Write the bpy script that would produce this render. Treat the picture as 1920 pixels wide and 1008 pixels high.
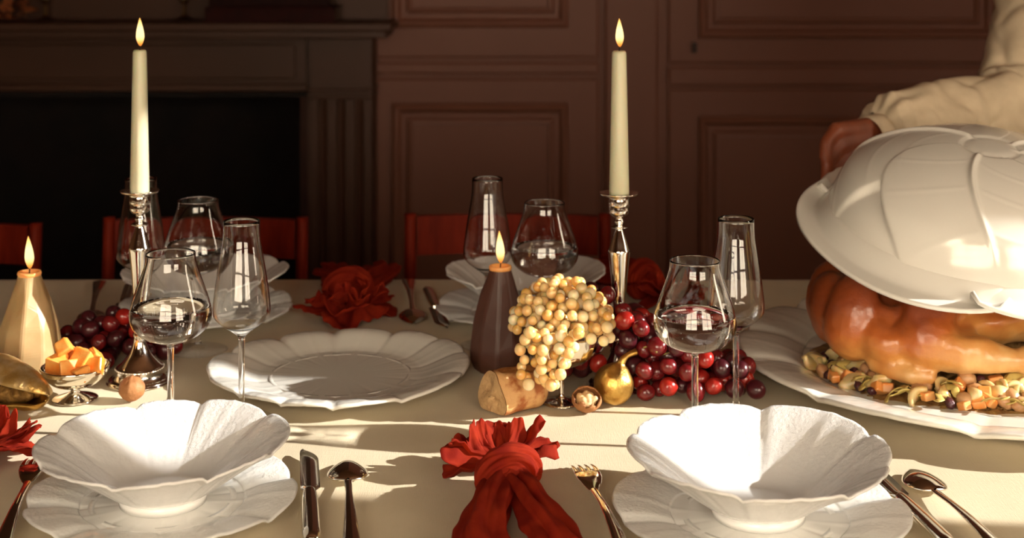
import bpy, bmesh, math, random
import numpy as np
from mathutils import Vector, Matrix, Euler, noise
rnd = random.Random(7)
PI = math.pi; TAU = 2*math.pi
for o in list(bpy.data.objects): bpy.data.objects.remove(o)
scn = bpy.context.scene
C = scn.collection

# ------------------------------------------------------------------ camera, world, sun, exposure
FPX, YH, CX, CAMZ, TOP = 2600.0, -90.0, 960.0, 1.28, 0.75
H = CAMZ-TOP
cd = bpy.data.cameras.new('camera'); cam = bpy.data.objects.new('camera', cd); C.objects.link(cam)
cam.location = (0, 0, CAMZ); cam.rotation_euler = (PI/2, 0, 0)
cd.sensor_width = 36; cd.lens = FPX/1920*36; cd.shift_y = -(504-YH)/1920
cd.dof.use_dof = True; cd.dof.focus_distance = 1.43; cd.dof.aperture_fstop = 6.5
cd.clip_start = .02
scn.camera = cam
SUN_EL, SUN_AZ = math.radians(24), math.radians(6)
world = bpy.data.worlds.new('daylight'); scn.world = world; world.use_nodes = True
bg = world.node_tree.nodes['Background']
bg.inputs[0].default_value = (1.0, .82, .6, 1); bg.inputs[1].default_value = 12
sd = bpy.data.lights.new('sun', 'SUN'); sd.energy = 10; sd.angle = math.radians(.55); sd.color = (1, .95, .87)
sun = bpy.data.objects.new('sun', sd); C.objects.link(sun); sun.location = (3, 1, 3)
sdir = Vector((-math.cos(SUN_EL)*math.cos(SUN_AZ), math.cos(SUN_EL)*math.sin(SUN_AZ), -math.sin(SUN_EL)))
sun.rotation_euler = sdir.to_track_quat('-Z', 'Y').to_euler()
try: sd.cycles.is_caustics_light = True
except Exception: pass
vs = scn.view_settings
vs.view_transform = 'Standard'; vs.look = 'None'; vs.exposure = 0.0; vs.gamma = 1.0; vs.use_curve_mapping = False

# ------------------------------------------------------------------ materials
def mat(name, col, rough=.5, metal=0, col2=None, vscale=20, bump=None, stretch=None, vdetail=4, ramp=(.35, .65), **kw):
    m = bpy.data.materials.new(name); m.use_nodes = True
    nt = m.node_tree; b = nt.nodes['Principled BSDF']
    b.inputs['Base Color'].default_value = (*col, 1); b.inputs['Roughness'].default_value = rough; b.inputs['Metallic'].default_value = metal
    for k, v in kw.items():
        k = {'trans': 'Transmission Weight', 'ior': 'IOR', 'coat': 'Coat Weight', 'sss': 'Subsurface Weight', 'sheen': 'Sheen Weight',
             'emit': 'Emission Color', 'emits': 'Emission Strength', 'sssr': 'Subsurface Radius', 'ssss': 'Subsurface Scale', 'spec': 'Specular IOR Level', 'coatr': 'Coat Roughness'}[k]
        b.inputs[k].default_value = (*v, 1) if k == 'Emission Color' else v
    tc = nt.nodes.new('ShaderNodeTexCoord'); src = tc.outputs['Object']
    if stretch:
        mp = nt.nodes.new('ShaderNodeMapping'); mp.inputs['Scale'].default_value = stretch
        nt.links.new(src, mp.inputs['Vector']); src = mp.outputs['Vector']
    if col2:
        n = nt.nodes.new('ShaderNodeTexNoise'); n.inputs['Scale'].default_value = vscale; n.inputs['Detail'].default_value = vdetail
        nt.links.new(src, n.inputs['Vector'])
        r = nt.nodes.new('ShaderNodeValToRGB'); r.color_ramp.elements[0].color = (*col, 1); r.color_ramp.elements[1].color = (*col2, 1)
        r.color_ramp.elements[0].position, r.color_ramp.elements[1].position = ramp
        nt.links.new(n.outputs['Fac'], r.inputs['Fac']); nt.links.new(r.outputs['Color'], b.inputs['Base Color'])
    if bump:
        sc, st, dist = bump[:3]
        n = nt.nodes.new('ShaderNodeTexNoise'); n.inputs['Scale'].default_value = sc; n.inputs['Detail'].default_value = bump[3] if len(bump) > 3 else 2
        nt.links.new(src, n.inputs['Vector'])
        bp = nt.nodes.new('ShaderNodeBump'); bp.inputs['Strength'].default_value = st; bp.inputs['Distance'].default_value = dist
        nt.links.new(n.outputs['Fac'], bp.inputs['Height']); nt.links.new(bp.outputs['Normal'], b.inputs['Normal'])
    return m

def porcelain(name, col=(.85, .85, .84), r0=.05, r1=.1, scale=330, st=.55):
    """glazed white earthenware, leaf grain embossed towards the rim"""
    m = mat(name, col, .16, coat=.35, coatr=.05)
    nt = m.node_tree; b = nt.nodes['Principled BSDF']; N = nt.nodes.new; L = nt.links.new
    tc = N('ShaderNodeTexCoord'); v = N('ShaderNodeTexVoronoi'); v.inputs['Scale'].default_value = scale
    v.distance = 'EUCLIDEAN'; v.feature = 'SMOOTH_F1'
    nz = N('ShaderNodeTexNoise'); nz.inputs['Scale'].default_value = scale*.7; nz.inputs['Detail'].default_value = 2
    mx = N('ShaderNodeMixRGB'); mx.inputs[0].default_value = .006; L(tc.outputs['Object'], mx.inputs[1]); L(nz.outputs['Color'], mx.inputs[2])
    L(mx.outputs[0], v.inputs['Vector'])
    sep = N('ShaderNodeSeparateXYZ'); L(tc.outputs['Object'], sep.inputs[0])
    cmb = N('ShaderNodeCombineXYZ'); L(sep.outputs[0], cmb.inputs[0]); L(sep.outputs[1], cmb.inputs[1])
    ln = N('ShaderNodeVectorMath'); ln.operation = 'LENGTH'; L(cmb.outputs[0], ln.inputs[0])
    mr = N('ShaderNodeMapRange'); mr.inputs['From Min'].default_value = r0; mr.inputs['From Max'].default_value = r1; L(ln.outputs['Value'], mr.inputs['Value'])
    ml = N('ShaderNodeMath'); ml.operation = 'MULTIPLY'; L(mr.outputs[0], ml.inputs[0]); L(v.outputs['Distance'], ml.inputs[1])
    bp = N('ShaderNodeBump'); bp.inputs['Strength'].default_value = st; bp.inputs['Distance'].default_value = .0026
    L(ml.outputs[0], bp.inputs['Height']); L(bp.outputs['Normal'], b.inputs['Normal'])
    return m

def cloth_mat(name, col, col2, transl=.3, tcol=None, bump=(420, .25, .0006)):
    m = mat(name, col, .85, col2=col2, vscale=60, bump=bump, spec=.15)
    nt = m.node_tree; b = nt.nodes['Principled BSDF']; out = nt.nodes['Material Output']
    t = nt.nodes.new('ShaderNodeBsdfTranslucent'); t.inputs[0].default_value = (*(tcol or col2), 1)
    mx = nt.nodes.new('ShaderNodeMixShader'); mx.inputs[0].default_value = transl
    nt.links.new(b.outputs[0], mx.inputs[1]); nt.links.new(t.outputs[0], mx.inputs[2]); nt.links.new(mx.outputs[0], out.inputs[0])
    return m

def flame_mat():
    m = bpy.data.materials.new('flame'); m.use_nodes = True; nt = m.node_tree; N = nt.nodes.new; L = nt.links.new
    nt.nodes.remove(nt.nodes['Principled BSDF']); out = nt.nodes['Material Output']
    tc = N('ShaderNodeTexCoord'); sp = N('ShaderNodeSeparateXYZ'); L(tc.outputs['Generated'], sp.inputs[0])
    r = N('ShaderNodeValToRGB'); e = r.color_ramp.elements
    e[0].position = 0; e[0].color = (.28, .07, .01, 1); e[1].position = 1; e[1].color = (1, .42, .06, 1)
    for p, c in ((.14, (.9, .3, .05, 1)), (.36, (1, .72, .3, 1)), (.65, (1, .78, .34, 1))):
        x = e.new(p); x.color = c
    L(sp.outputs[2], r.inputs[0])
    em = N('ShaderNodeEmission'); em.inputs[1].default_value = 1.9; L(r.outputs[0], em.inputs[0]); L(em.outputs[0], out.inputs[0])
    return m

def linen_mat():
    m = mat('linen', (.58, .48, .31), .9, col2=(.64, .54, .36), vscale=9, vdetail=5, sheen=.15)
    nt = m.node_tree; b = nt.nodes['Principled BSDF']; N = nt.nodes.new; L = nt.links.new
    tc = N('ShaderNodeTexCoord'); hs = None
    for s in ((60, 1500, 60), (1500, 60, 60)):
        mp = N('ShaderNodeMapping'); mp.inputs['Scale'].default_value = s; L(tc.outputs['Object'], mp.inputs[0])
        n = N('ShaderNodeTexNoise'); n.inputs['Scale'].default_value = 1; n.inputs['Detail'].default_value = 2; L(mp.outputs[0], n.inputs['Vector'])
        if hs is None: hs = n.outputs['Fac']
        else:
            a = N('ShaderNodeMath'); a.operation = 'ADD'; L(hs, a.inputs[0]); L(n.outputs['Fac'], a.inputs[1]); hs = a.outputs[0]
    bp = N('ShaderNodeBump'); bp.inputs['Strength'].default_value = .5; bp.inputs['Distance'].default_value = .0006
    L(hs, bp.inputs['Height']); L(bp.outputs[0], b.inputs['Normal'])
    return m

M = dict(
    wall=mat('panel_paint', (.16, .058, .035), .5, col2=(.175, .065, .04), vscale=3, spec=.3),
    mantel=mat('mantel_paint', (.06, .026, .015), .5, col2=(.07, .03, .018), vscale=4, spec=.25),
    plaster=mat('plaster', (.2, .09, .04), .9, col2=(.23, .105, .048), vscale=2),
    soot=mat('soot', (.006, .005, .005), .95, col2=(.012, .008, .007), vscale=9),
    brick=mat('firebrick', (.03, .011, .008), .9, col2=(.045, .016, .01), vscale=12),
    floor=mat('oak_floor', (.16, .085, .04), .4, col2=(.23, .13, .065), vscale=6, stretch=(1, 9, 1)),
    frame=mat('window_paint', (.7, .65, .56), .4),
    curtain=cloth_mat('curtain', (.5, .42, .32), (.56, .47, .36), .1),
    linen=linen_mat(),
    wood=mat('table_wood', (.2, .1, .05), .45, col2=(.28, .15, .08), vscale=8, stretch=(1, 8, 8)),
    chair=mat('cherry_wood', (.1, .008, .003), .45, col2=(.16, .014, .005), vscale=10, stretch=(6, 6, 1), spec=.06),
    silver=mat('silver', (.86, .82, .75), .09, 1, bump=(30, .05, .0005)),
    steel=mat('knife_steel', (.78, .76, .72), .14, 1, bump=(300, .03, .0003)),
    bowl=porcelain('bowl_glaze', r0=.045, r1=.1, scale=300),
    plate=porcelain('plate_glaze', (.8, .8, .78), r0=.075, r1=.1, scale=300),
    charger=porcelain('charger_glaze', (.76, .74, .68), r0=.13, r1=.16, scale=120, st=.3),
    platter=porcelain('platter_glaze', (.78, .76, .69), r0=.26, r1=.33, scale=80, st=.3),
    lid=porcelain('lid_glaze', (.76, .74, .68), r0=.4, r1=.6, scale=60, st=.2),
    glass=mat('crystal', (1, 1, 1), 0, trans=1, ior=1.46),
    water=mat('water', (1, 1, 1), 0, trans=1, ior=1.33),
    bubble=mat('bubble', (1, 1, 1), .02, trans=.6, ior=1.2),
    ivory=mat('ivory_wax', (.53, .51, .35), .45, sss=.35, ssss=.01, coat=.15),
    beige_wax=mat('beige_wax', (.4, .25, .11), .42, col2=(.46, .31, .15), vscale=30, sss=.25, ssss=.008),
    brown_wax=mat('mauve_wax', (.07, .024, .015), .45, col2=(.085, .031, .02), vscale=25, sss=.15, ssss=.008),
    melt_wax=mat('melted_wax', (.8, .36, .12), .25, sss=.5, ssss=.01, emit=(1, .3, .06), emits=.12),  # flame glow in the wax is put in as faint emission
    wick=mat('wick', (.01, .008, .006), .9), flame=flame_mat(),
    grape_a=mat('red_grape', (.1, .005, .008), .24, col2=(.17, .009, .01), vscale=60, coat=.2, sss=.2, sssr=(1, .2, .15), ssss=.006, bump=(350, .05, .0005)),
    grape_b=mat('red_grape_bright', (.25, .008, .007), .24, col2=(.34, .02, .012), vscale=60, coat=.2, sss=.25, sssr=(1, .2, .15), ssss=.006),
    grape_c=mat('red_grape_dark', (.035, .004, .008), .28, col2=(.065, .006, .01), vscale=60, coat=.15),
    cur_a=mat('white_grape', (.78, .6, .3), .2, col2=(.8, .5, .2), vscale=40, sss=.7, sssr=(1, .6, .3), ssss=.007, coat=.4),
    cur_b=mat('white_grape_pale', (.82, .7, .45), .2, col2=(.8, .62, .35), vscale=40, sss=.7, sssr=(1, .6, .3), ssss=.007, coat=.4),
    cur_c=mat('white_grape_amber', (.7, .38, .1), .2, col2=(.74, .47, .16), vscale=40, sss=.7, sssr=(1, .5, .2), ssss=.007, coat=.4),
    stem=mat('grape_stem', (.32, .27, .07), .6, col2=(.2, .13, .04), vscale=80),
    crust=mat('bread_crust', (.34, .1, .022), .6, col2=(.6, .34, .14), vscale=60, ramp=(.42, .58), bump=(160, .6, .002, 4)),
    score=mat('bread_score', (.3, .1, .02), .65, col2=(.48, .2, .05), vscale=70, bump=(260, .8, .002, 4)),
    crumb=mat('bread_crumb', (.6, .38, .18), .9, col2=(.36, .18, .06), vscale=70, ramp=(.5, .8), bump=(180, .9, .003, 4)),
    shell=mat('walnut_shell', (.27, .1, .03), .65, col2=(.38, .17, .06), vscale=50, bump=(110, .9, .002, 3)),
    kernel=mat('walnut_kernel', (.55, .33, .14), .6, col2=(.7, .5, .27), vscale=90, bump=(200, .6, .001)),
    gold=mat('gold_leaf', (.68, .44, .13), .38, 1, col2=(.42, .22, .05), vscale=55, bump=(90, .8, .002, 5)),
    gold_pale=mat('pale_gilding', (.85, .68, .4), .38, .75, col2=(.6, .36, .1), vscale=60, bump=(120, .8, .003, 4)),
    pod=mat('dark_pod', (.1, .045, .01), .5, .5, col2=(.32, .17, .04), vscale=90, bump=(150, 1, .004, 4)),
    orange=mat('orange_flesh', (.8, .15, .004), .35, col2=(.84, .24, .02), vscale=70, sss=.2, sssr=(1, .4, .1), ssss=.004, bump=(260, .4, .001, 3)),
    pith=mat('orange_pith', (.86, .42, .1), .5, col2=(.84, .26, .03), vscale=60, bump=(260, .5, .001, 3)),
    napkin=cloth_mat('napkin_red', (.17, .008, .003), (.28, .022, .006), .24, (.95, .17, .02), bump=(600, .4, .0008)),
    roast=None,
    carrot=mat('carrot', (.8, .27, .05), .4, col2=(.72, .36, .12), vscale=80, coat=.4),
    onion=mat('onion', (.76, .62, .33), .35, col2=(.66, .44, .15), vscale=60, coat=.4, sss=.3, ssss=.005),
    chestnut=mat('chestnut', (.46, .22, .09), .45, col2=(.62, .36, .17), vscale=70, coat=.3),
    raisin=mat('raisin', (.05, .012, .018), .35, col2=(.09, .02, .02), vscale=120, bump=(300, .8, .002)),
    cabbage=mat('cabbage', (.6, .48, .15), .4, col2=(.42, .27, .06), vscale=60, coat=.3),
    stuffing=mat('stuffing', (.2, .1, .03), .6, col2=(.36, .22, .07), vscale=90, bump=(140, 1, .006, 5), coat=.2),
    juice=mat('juice', (.45, .26, .06), .12, col2=(.6, .4, .14), vscale=12, coat=.5),
    skin=mat('skin', (.17, .04, .015), .5, col2=(.21, .052, .02), vscale=25, sss=.2, ssss=.01, bump=(240, .25, .0008)),
    blouse=cloth_mat('cream_muslin', (.66, .54, .38), (.72, .6, .43), .22, (.75, .62, .42)),
    skirt=mat('skirt', (.05, .035, .03), .85), hair=mat('hair', (.02, .012, .008), .5, bump=(200, .6, .003)),
    eye=mat('eye', (.85, .82, .78), .2), iris=mat('iris', (.03, .015, .008), .2), lips=mat('lips', (.4, .11, .08), .45),
    book_a=mat('dark_leather', (.012, .002, .0015), .6, col2=(.018, .003, .002), vscale=30, spec=.1),
    book_b=mat('oxblood_leather', (.026, .003, .002), .6, col2=(.018, .0025, .002), vscale=30, spec=.1),
    pages=mat('page_edges', (.1, .055, .035), .9, stretch=(1, 1, 60), col2=(.07, .04, .025), vscale=30),
    brass=mat('old_brass', (.09, .045, .018), .45, 1),
    dried=mat('dried_leaf', (.2, .045, .012), .8, col2=(.3, .08, .02), vscale=40),
    brasslock=mat('keyhole', (.03, .012, .008), .5, .5),
)

def thin_glass(name):
    """clear thin glass: mostly see-through with a mirror sheen that grows at grazing angles"""
    m = bpy.data.materials.new(name); m.use_nodes = True; nt = m.node_tree; N = nt.nodes.new; L = nt.links.new
    nt.nodes.remove(nt.nodes['Principled BSDF']); out = nt.nodes['Material Output']
    lw = N('ShaderNodeLayerWeight'); lw.inputs[0].default_value = .5
    pw = N('ShaderNodeMath'); pw.operation = 'POWER'; pw.inputs[1].default_value = 4; L(lw.outputs['Facing'], pw.inputs[0])
    ad = N('ShaderNodeMath'); ad.operation = 'MULTIPLY_ADD'; ad.inputs[1].default_value = .6; ad.inputs[2].default_value = .05; L(pw.outputs[0], ad.inputs[0])
    tr = N('ShaderNodeBsdfTransparent'); gl = N('ShaderNodeBsdfGlossy'); gl.inputs['Roughness'].default_value = 0
    mx = N('ShaderNodeMixShader'); L(ad.outputs[0], mx.inputs[0]); L(tr.outputs[0], mx.inputs[1]); L(gl.outputs[0], mx.inputs[2])
    L(mx.outputs[0], out.inputs[0]); return m
M['foot_glass'] = thin_glass('crystal_foot')
def roast_mat():
    m = mat('roast_skin', (.6, .2, .04), .34, coat=.35, coatr=.2, bump=(140, .35, .002, 4))
    nt = m.node_tree; b = nt.nodes['Principled BSDF']; N = nt.nodes.new; L = nt.links.new
    tc = N('ShaderNodeTexCoord'); sp = N('ShaderNodeSeparateXYZ'); L(tc.outputs['Object'], sp.inputs[0])
    n = N('ShaderNodeTexNoise'); n.inputs['Scale'].default_value = 16; n.inputs['Detail'].default_value = 4; L(tc.outputs['Object'], n.inputs['Vector'])
    a = N('ShaderNodeMath'); a.operation = 'MULTIPLY_ADD'; a.inputs[1].default_value = 5.2; L(sp.outputs[2], a.inputs[0])
    s = N('ShaderNodeMath'); s.operation = 'MULTIPLY'; s.inputs[1].default_value = .75; L(n.outputs['Fac'], s.inputs[0]); L(s.outputs[0], a.inputs[2])
    a2 = N('ShaderNodeMath'); a2.operation = 'MULTIPLY_ADD'; a2.inputs[1].default_value = -1.6; L(sp.outputs[0], a2.inputs[0]); L(a.outputs[0], a2.inputs[2])
    r = N('ShaderNodeValToRGB'); e = r.color_ramp.elements
    e[0].position = .42; e[0].color = (.72, .46, .19, 1); e[1].position = 1; e[1].color = (.2, .04, .01, 1)
    for p, c in ((.58, (.6, .27, .07, 1)), (.78, (.4, .1, .018, 1))):
        x = e.new(p); x.color = c
    L(a2.outputs[0], r.inputs[0]); L(r.outputs[0], b.inputs['Base Color'])
    return m
M['roast'] = roast_mat()

# ------------------------------------------------------------------ helpers
def P(px, py, z=0.0):            # pixel + height above the table -> point
    d = FPX*(H-z)/(py-YH); return Vector(((px-CX)*d/FPX, d, TOP+z))
def PD(px, py, d):               # pixel + distance -> point
    return Vector(((px-CX)*d/FPX, d, CAMZ-(py-YH)*d/FPX))

def mesh(name, v, f, m, smooth=True):
    me = bpy.data.meshes.new(name); me.from_pydata([tuple(x) for x in v], [], f)
    if m is not None:
        for x in (m if isinstance(m, (list, tuple)) else [m]): me.materials.append(x)
    if smooth: me.polygons.foreach_set('use_smooth', [True]*len(me.polygons))
    me.update(); return me
def link(name, me, parent=None, loc=None, rot=None, scale=None):
    o = bpy.data.objects.new(name, me); C.objects.link(o)
    if parent: o.parent = parent
    if loc is not None: o.location = loc
    if rot is not None: o.rotation_euler = rot
    if scale is not None: o.scale = scale if hasattr(scale, '__len__') else (scale,)*3
    return o
def obj(name, v, f, m, parent=None, loc=None, rot=None, smooth=True, scale=None):
    return link(name, mesh(name, v, f, m, smooth), parent, loc, rot, scale)
def tag(o, label, cat, group=None):
    o['label'] = label; o['category'] = cat
    if group: o['group'] = group
    return o
def thing(name, label, cat, loc=(0, 0, 0), rot=(0, 0, 0), group=None, scale=1):
    o = link(name, None, None, loc, rot, scale); o.empty_display_size = .02
    return tag(o, label, cat, group)
def struct(o): o['kind'] = 'structure'; return o
def dup(o, parent=None, loc=None, rot=None, label=None, scale=None):
    c = o.copy(); C.objects.link(c)
    if parent: c.parent = parent
    if loc is not None: c.location = loc
    if rot is not None: c.rotation_euler = rot
    if scale is not None: c.scale = (scale,)*3
    if label: c['label'] = label
    for ch in list(o.children): dup(ch, c)
    return c
def sharp(o, ang=35):
    me = o.data; me.update()
    bm = bmesh.new(); bm.from_mesh(me); a = math.radians(ang)
    for e in bm.edges: e.smooth = not (len(e.link_faces) == 2 and e.calc_face_angle(0) > a)
    bm.to_mesh(me); bm.free(); return o

def lathe(prof, seg=48, v=None, f=None, close=False):
    """prof [(r,z)...] turned about Z; r=0 ends become poles"""
    v = [] if v is None else v; f = [] if f is None else f
    rings = []
    for r, z in prof:
        if r <= 1e-7: v.append((0, 0, z)); rings.append([len(v)-1])
        else:
            s = len(v)
            for i in range(seg): a = TAU*i/seg; v.append((r*math.cos(a), r*math.sin(a), z))
            rings.append(list(range(s, s+seg)))
    pairs = list(zip(rings, rings[1:])) + ([(rings[-1], rings[0])] if close else [])
    for A, B in pairs:
        for i in range(seg):
            j = (i+1) % seg
            if len(A) == 1 and len(B) == 1: continue
            if len(A) == 1: f.append((A[0], B[j], B[i]))
            elif len(B) == 1: f.append((A[i], A[j], B[0]))
            else: f.append((A[i], A[j], B[j], B[i]))
    return v, f
def smooth_prof(pts, n=5):
    """Catmull-Rom through profile points"""
    out = []; p = [pts[0]]+list(pts)+[pts[-1]]
    for i in range(1, len(p)-2):
        for k in range(n):
            t = k/n; q = []
            for c in range(len(pts[0])):
                a, b, c2, d = p[i-1][c], p[i][c], p[i+1][c], p[i+2][c]
                q.append(.5*(2*b+(c2-a)*t+(2*a-5*b+4*c2-d)*t*t+(3*b-a-3*c2+d)*t**3))
            out.append(tuple(q))
    out.append(tuple(pts[-1])); return out
def box(x0, x1, y0, y1, z0, z1, v=None, f=None, bev=0):
    v = [] if v is None else v; f = [] if f is None else f
    bm = bmesh.new(); bmesh.ops.create_cube(bm, size=1)
    for q in bm.verts: q.co = Vector(((x0+x1)/2+q.co.x*(x1-x0), (y0+y1)/2+q.co.y*(y1-y0), (z0+z1)/2+q.co.z*(z1-z0)))
    if bev: bmesh.ops.bevel(bm, geom=list(bm.edges), offset=bev, segments=2, affect='EDGES', profile=.5)
    s = len(v); bm.verts.index_update()
    v += [tuple(q.co) for q in bm.verts]; f += [tuple(s+q.index for q in fc.verts) for fc in bm.faces]
    bm.free(); return v, f
def boxo(name, x0, x1, y0, y1, z0, z1, m, parent=None, bev=0, loc=None, rot=None):
    v, f = box(x0, x1, y0, y1, z0, z1, bev=bev); return obj(name, v, f, m, parent, loc, rot, smooth=False)
def sweep(path, rx, ry, seg=16, up=(0, 0, 1), fold=None, cap=True, v=None, f=None):
    """ellipse rx(t) by ry(t) along a path; fold(t,a) scales the radius"""
    v = [] if v is None else v; f = [] if f is None else f
    path = [Vector(p) for p in path]; n = len(path); up = Vector(up); rings = []
    gx = rx if callable(rx) else (lambda t: rx); gy = ry if callable(ry) else (lambda t: ry)
    for k, p in enumerate(path):
        t = k/(n-1); tg = (path[min(k+1, n-1)]-path[max(k-1, 0)]).normalized()
        sx = tg.cross(up)
        if sx.length < 1e-5: sx = tg.cross(Vector((1, 0, 0)))
        sx.normalize(); sy = sx.cross(tg).normalized(); s = len(v)
        for i in range(seg):
            a = TAU*i/seg; q = fold(t, a) if fold else 1
            v.append(tuple(p+sx*(math.cos(a)*gx(t)*q)+sy*(math.sin(a)*gy(t)*q)))
        rings.append(s)
    for A, B in zip(rings, rings[1:]):
        for i in range(seg): j = (i+1) % seg; f.append((A+i, A+j, B+j, B+i))
    if cap:
        f.append(tuple(range(rings[0]+seg-1, rings[0]-1, -1))); f.append(tuple(range(rings[-1], rings[-1]+seg)))
    return v, f
def curve(pts, n=8): return [Vector(q) for q in smooth_prof([tuple(p) for p in pts], n)]
def lerp_f(pts):
    xs, ys = zip(*pts); return lambda t: float(np.interp(t, xs, ys))
def ell(v, f, c, r, rot=None, seg=14, rings=9):
    s = len(v); R = rot.to_matrix() if rot else Matrix.Identity(3); c = Vector(c)
    if not hasattr(r, '__len__'): r = (r, r, r)
    pr = [(math.sin(PI*k/rings), -math.cos(PI*k/rings)) for k in range(rings+1)]
    pr[0] = (0, -1); pr[-1] = (0, 1); a, b = lathe(pr, seg)
    v += [tuple(c+R @ Vector((x*r[0], y*r[1], z*r[2]))) for x, y, z in a]; f += [tuple(s+i for i in q) for q in b]
def limb(v, f, pts, seg=12):
    """tapered capsule chain: pts [(Vector, r)...]"""
    for (a, ra), (b, rb) in zip(pts, pts[1:]):
        a, b = Vector(a), Vector(b); n = max(2, int((b-a).length/(min(ra, rb)*.5)))
        for k in range(n+1): t = k/n; ell(v, f, a.lerp(b, t), ra+(rb-ra)*t, seg=seg, rings=8)
def remesh(name, v, f, m, voxel, smooth_it=6, parent=None, loc=None, rot=None, disp=None):
    me = bpy.data.meshes.new(name); me.from_pydata(v, [], f); o = bpy.data.objects.new(name, me); C.objects.link(o)
    r = o.modifiers.new('r', 'REMESH'); r.mode = 'VOXEL'; r.voxel_size = voxel
    s = o.modifiers.new('s', 'SMOOTH'); s.iterations = smooth_it; s.factor = .5
    dg = bpy.context.evaluated_depsgraph_get(); dg.update()
    nm = bpy.data.meshes.new_from_object(o.evaluated_get(dg)); bpy.data.objects.remove(o); bpy.data.meshes.remove(me)
    nm.name = name; nm.materials.clear(); nm.materials.append(m)
    if disp:
        nm.update()
        ns = [x.normal.copy() for x in nm.vertices]
        for x, n in zip(nm.vertices, ns): x.co = x.co+n*disp(x.co)
    nm.polygons.foreach_set('use_smooth', [True]*len(nm.polygons)); nm.update()
    return link(name, nm, parent, loc, rot)
def loft_rect(name, x0, x1, z0, z1, y, rings, m, parent=None):
    """raised or sunk panel on a wall facing -Y: rings [(inset, out)...]"""
    v = []; f = []
    for i, o in rings: v += [(x0+i, y-o, z0+i), (x1-i, y-o, z0+i), (x1-i, y-o, z1-i), (x0+i, y-o, z1-i)]
    for k in range(len(rings)-1):
        for i in range(4): j = (i+1) % 4; f.append((4*k+i, 4*k+j, 4*k+4+j, 4*k+4+i))
    b = 4*(len(rings)-1); f.append((b, b+1, b+2, b+3))
    return obj(name, v, f, m, parent, smooth=False)

# ------------------------------------------------------------------ the room
WY = 4.2
wx = lambda px, y=WY: (px-CX)*y/FPX
wz = lambda py, y=WY: CAMZ-(py-YH)*y/FPX
RX0, RX1, RY0, RZ1 = -3.0, 2.6, -.28, 2.9
fl = struct(boxo('floor', RX0, RX1, RY0, WY+.7, -.05, -.03, M['floor']))
k = 0
for i in range(40):                                   # oak boards
    x0 = RX0+i*.14
    if x0+.138 > RX1: break
    boxo('floor_board', x0, x0+.138, RY0, WY-.002, -.03, 0, M['floor'], fl, bev=.001)
struct(boxo('ceiling', RX0, RX1, RY0, WY+.7, RZ1, RZ1+.05, M['plaster']))
struct(boxo('wall_left', RX0-.08, RX0, RY0, WY+.7, 0, RZ1, M['plaster']))
# back wall, with a hole for the firebox
fb_x0, fb_x1, fb_z1 = wx(-330, 4.06), wx(574, 4.06), wz(170, 4.06)
v, f = box(RX0, fb_x0, WY, WY+.1, 0, RZ1); box(fb_x1, RX1, WY, WY+.1, 0, RZ1, v, f); box(fb_x0, fb_x1, WY, WY+.1, fb_z1, RZ1, v, f)
wb = struct(obj('wall_back', v, f, M['wall'], smooth=False))
def panel(x0, x1, y0, y1, s=1.0, parent=wb, base=0.0):
    loft_rect('wall_panel', wx(x0), wx(x1), max(.12, wz(y1)), min(2.8, wz(y0)), WY-base,
              [(0, 0), (.002, .012*s), (.012, .018*s), (.02, .016*s), (.03, .004), (.044, .004), (.05, .012*s), (.06, .014*s), (.062, .006)], M['wall'], parent)
def leaf(x0, x1, y0, y1, parent=wb, out=.014):        # a door leaf or rail board with eased edges
    loft_rect('board', wx(x0), wx(x1), max(.1, wz(y1)), min(2.85, wz(y0)), WY, [(0, 0), (0, out-.004), (.006, out)], M['wall'], parent)
leaf(704, 1122, -800, 108); leaf(704, 1122, 146, 1500); leaf(704, 1122, 116, 138, out=.02)
panel(735, 1066, -760, 52, base=.014); panel(735, 1066, 192, 1400, base=.014)
leaf(1134, 1232, -800, 1500, out=.022)
d1 = struct(link('door_1', None)); 
leaf(1252, 1920, -800, 118, parent=d1); leaf(1252, 1920, 166, 1500, parent=d1); leaf(1252, 1920, 124, 160, parent=d1, out=.018)
panel(1308, 1860, -760, 72, base=.014, parent=d1); panel(1308, 1860, 216, 1400, base=.014, parent=d1)
leaf(1932, 2030, -800, 1500, out=.022)
v, f = box(wx(1296), wx(1305), WY-.03, WY-.014, wz(98), wz(78), bev=.002); obj('escutcheon', v, f, M['brasslock'], d1, smooth=False)
v, f = box(RX0, wx(-460), WY-.02, WY, 0, .16); box(wx(704), RX1, WY-.02, WY, 0, .16, v, f); struct(obj('baseboard_back', v, f, M['wall'], smooth=False))
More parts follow.
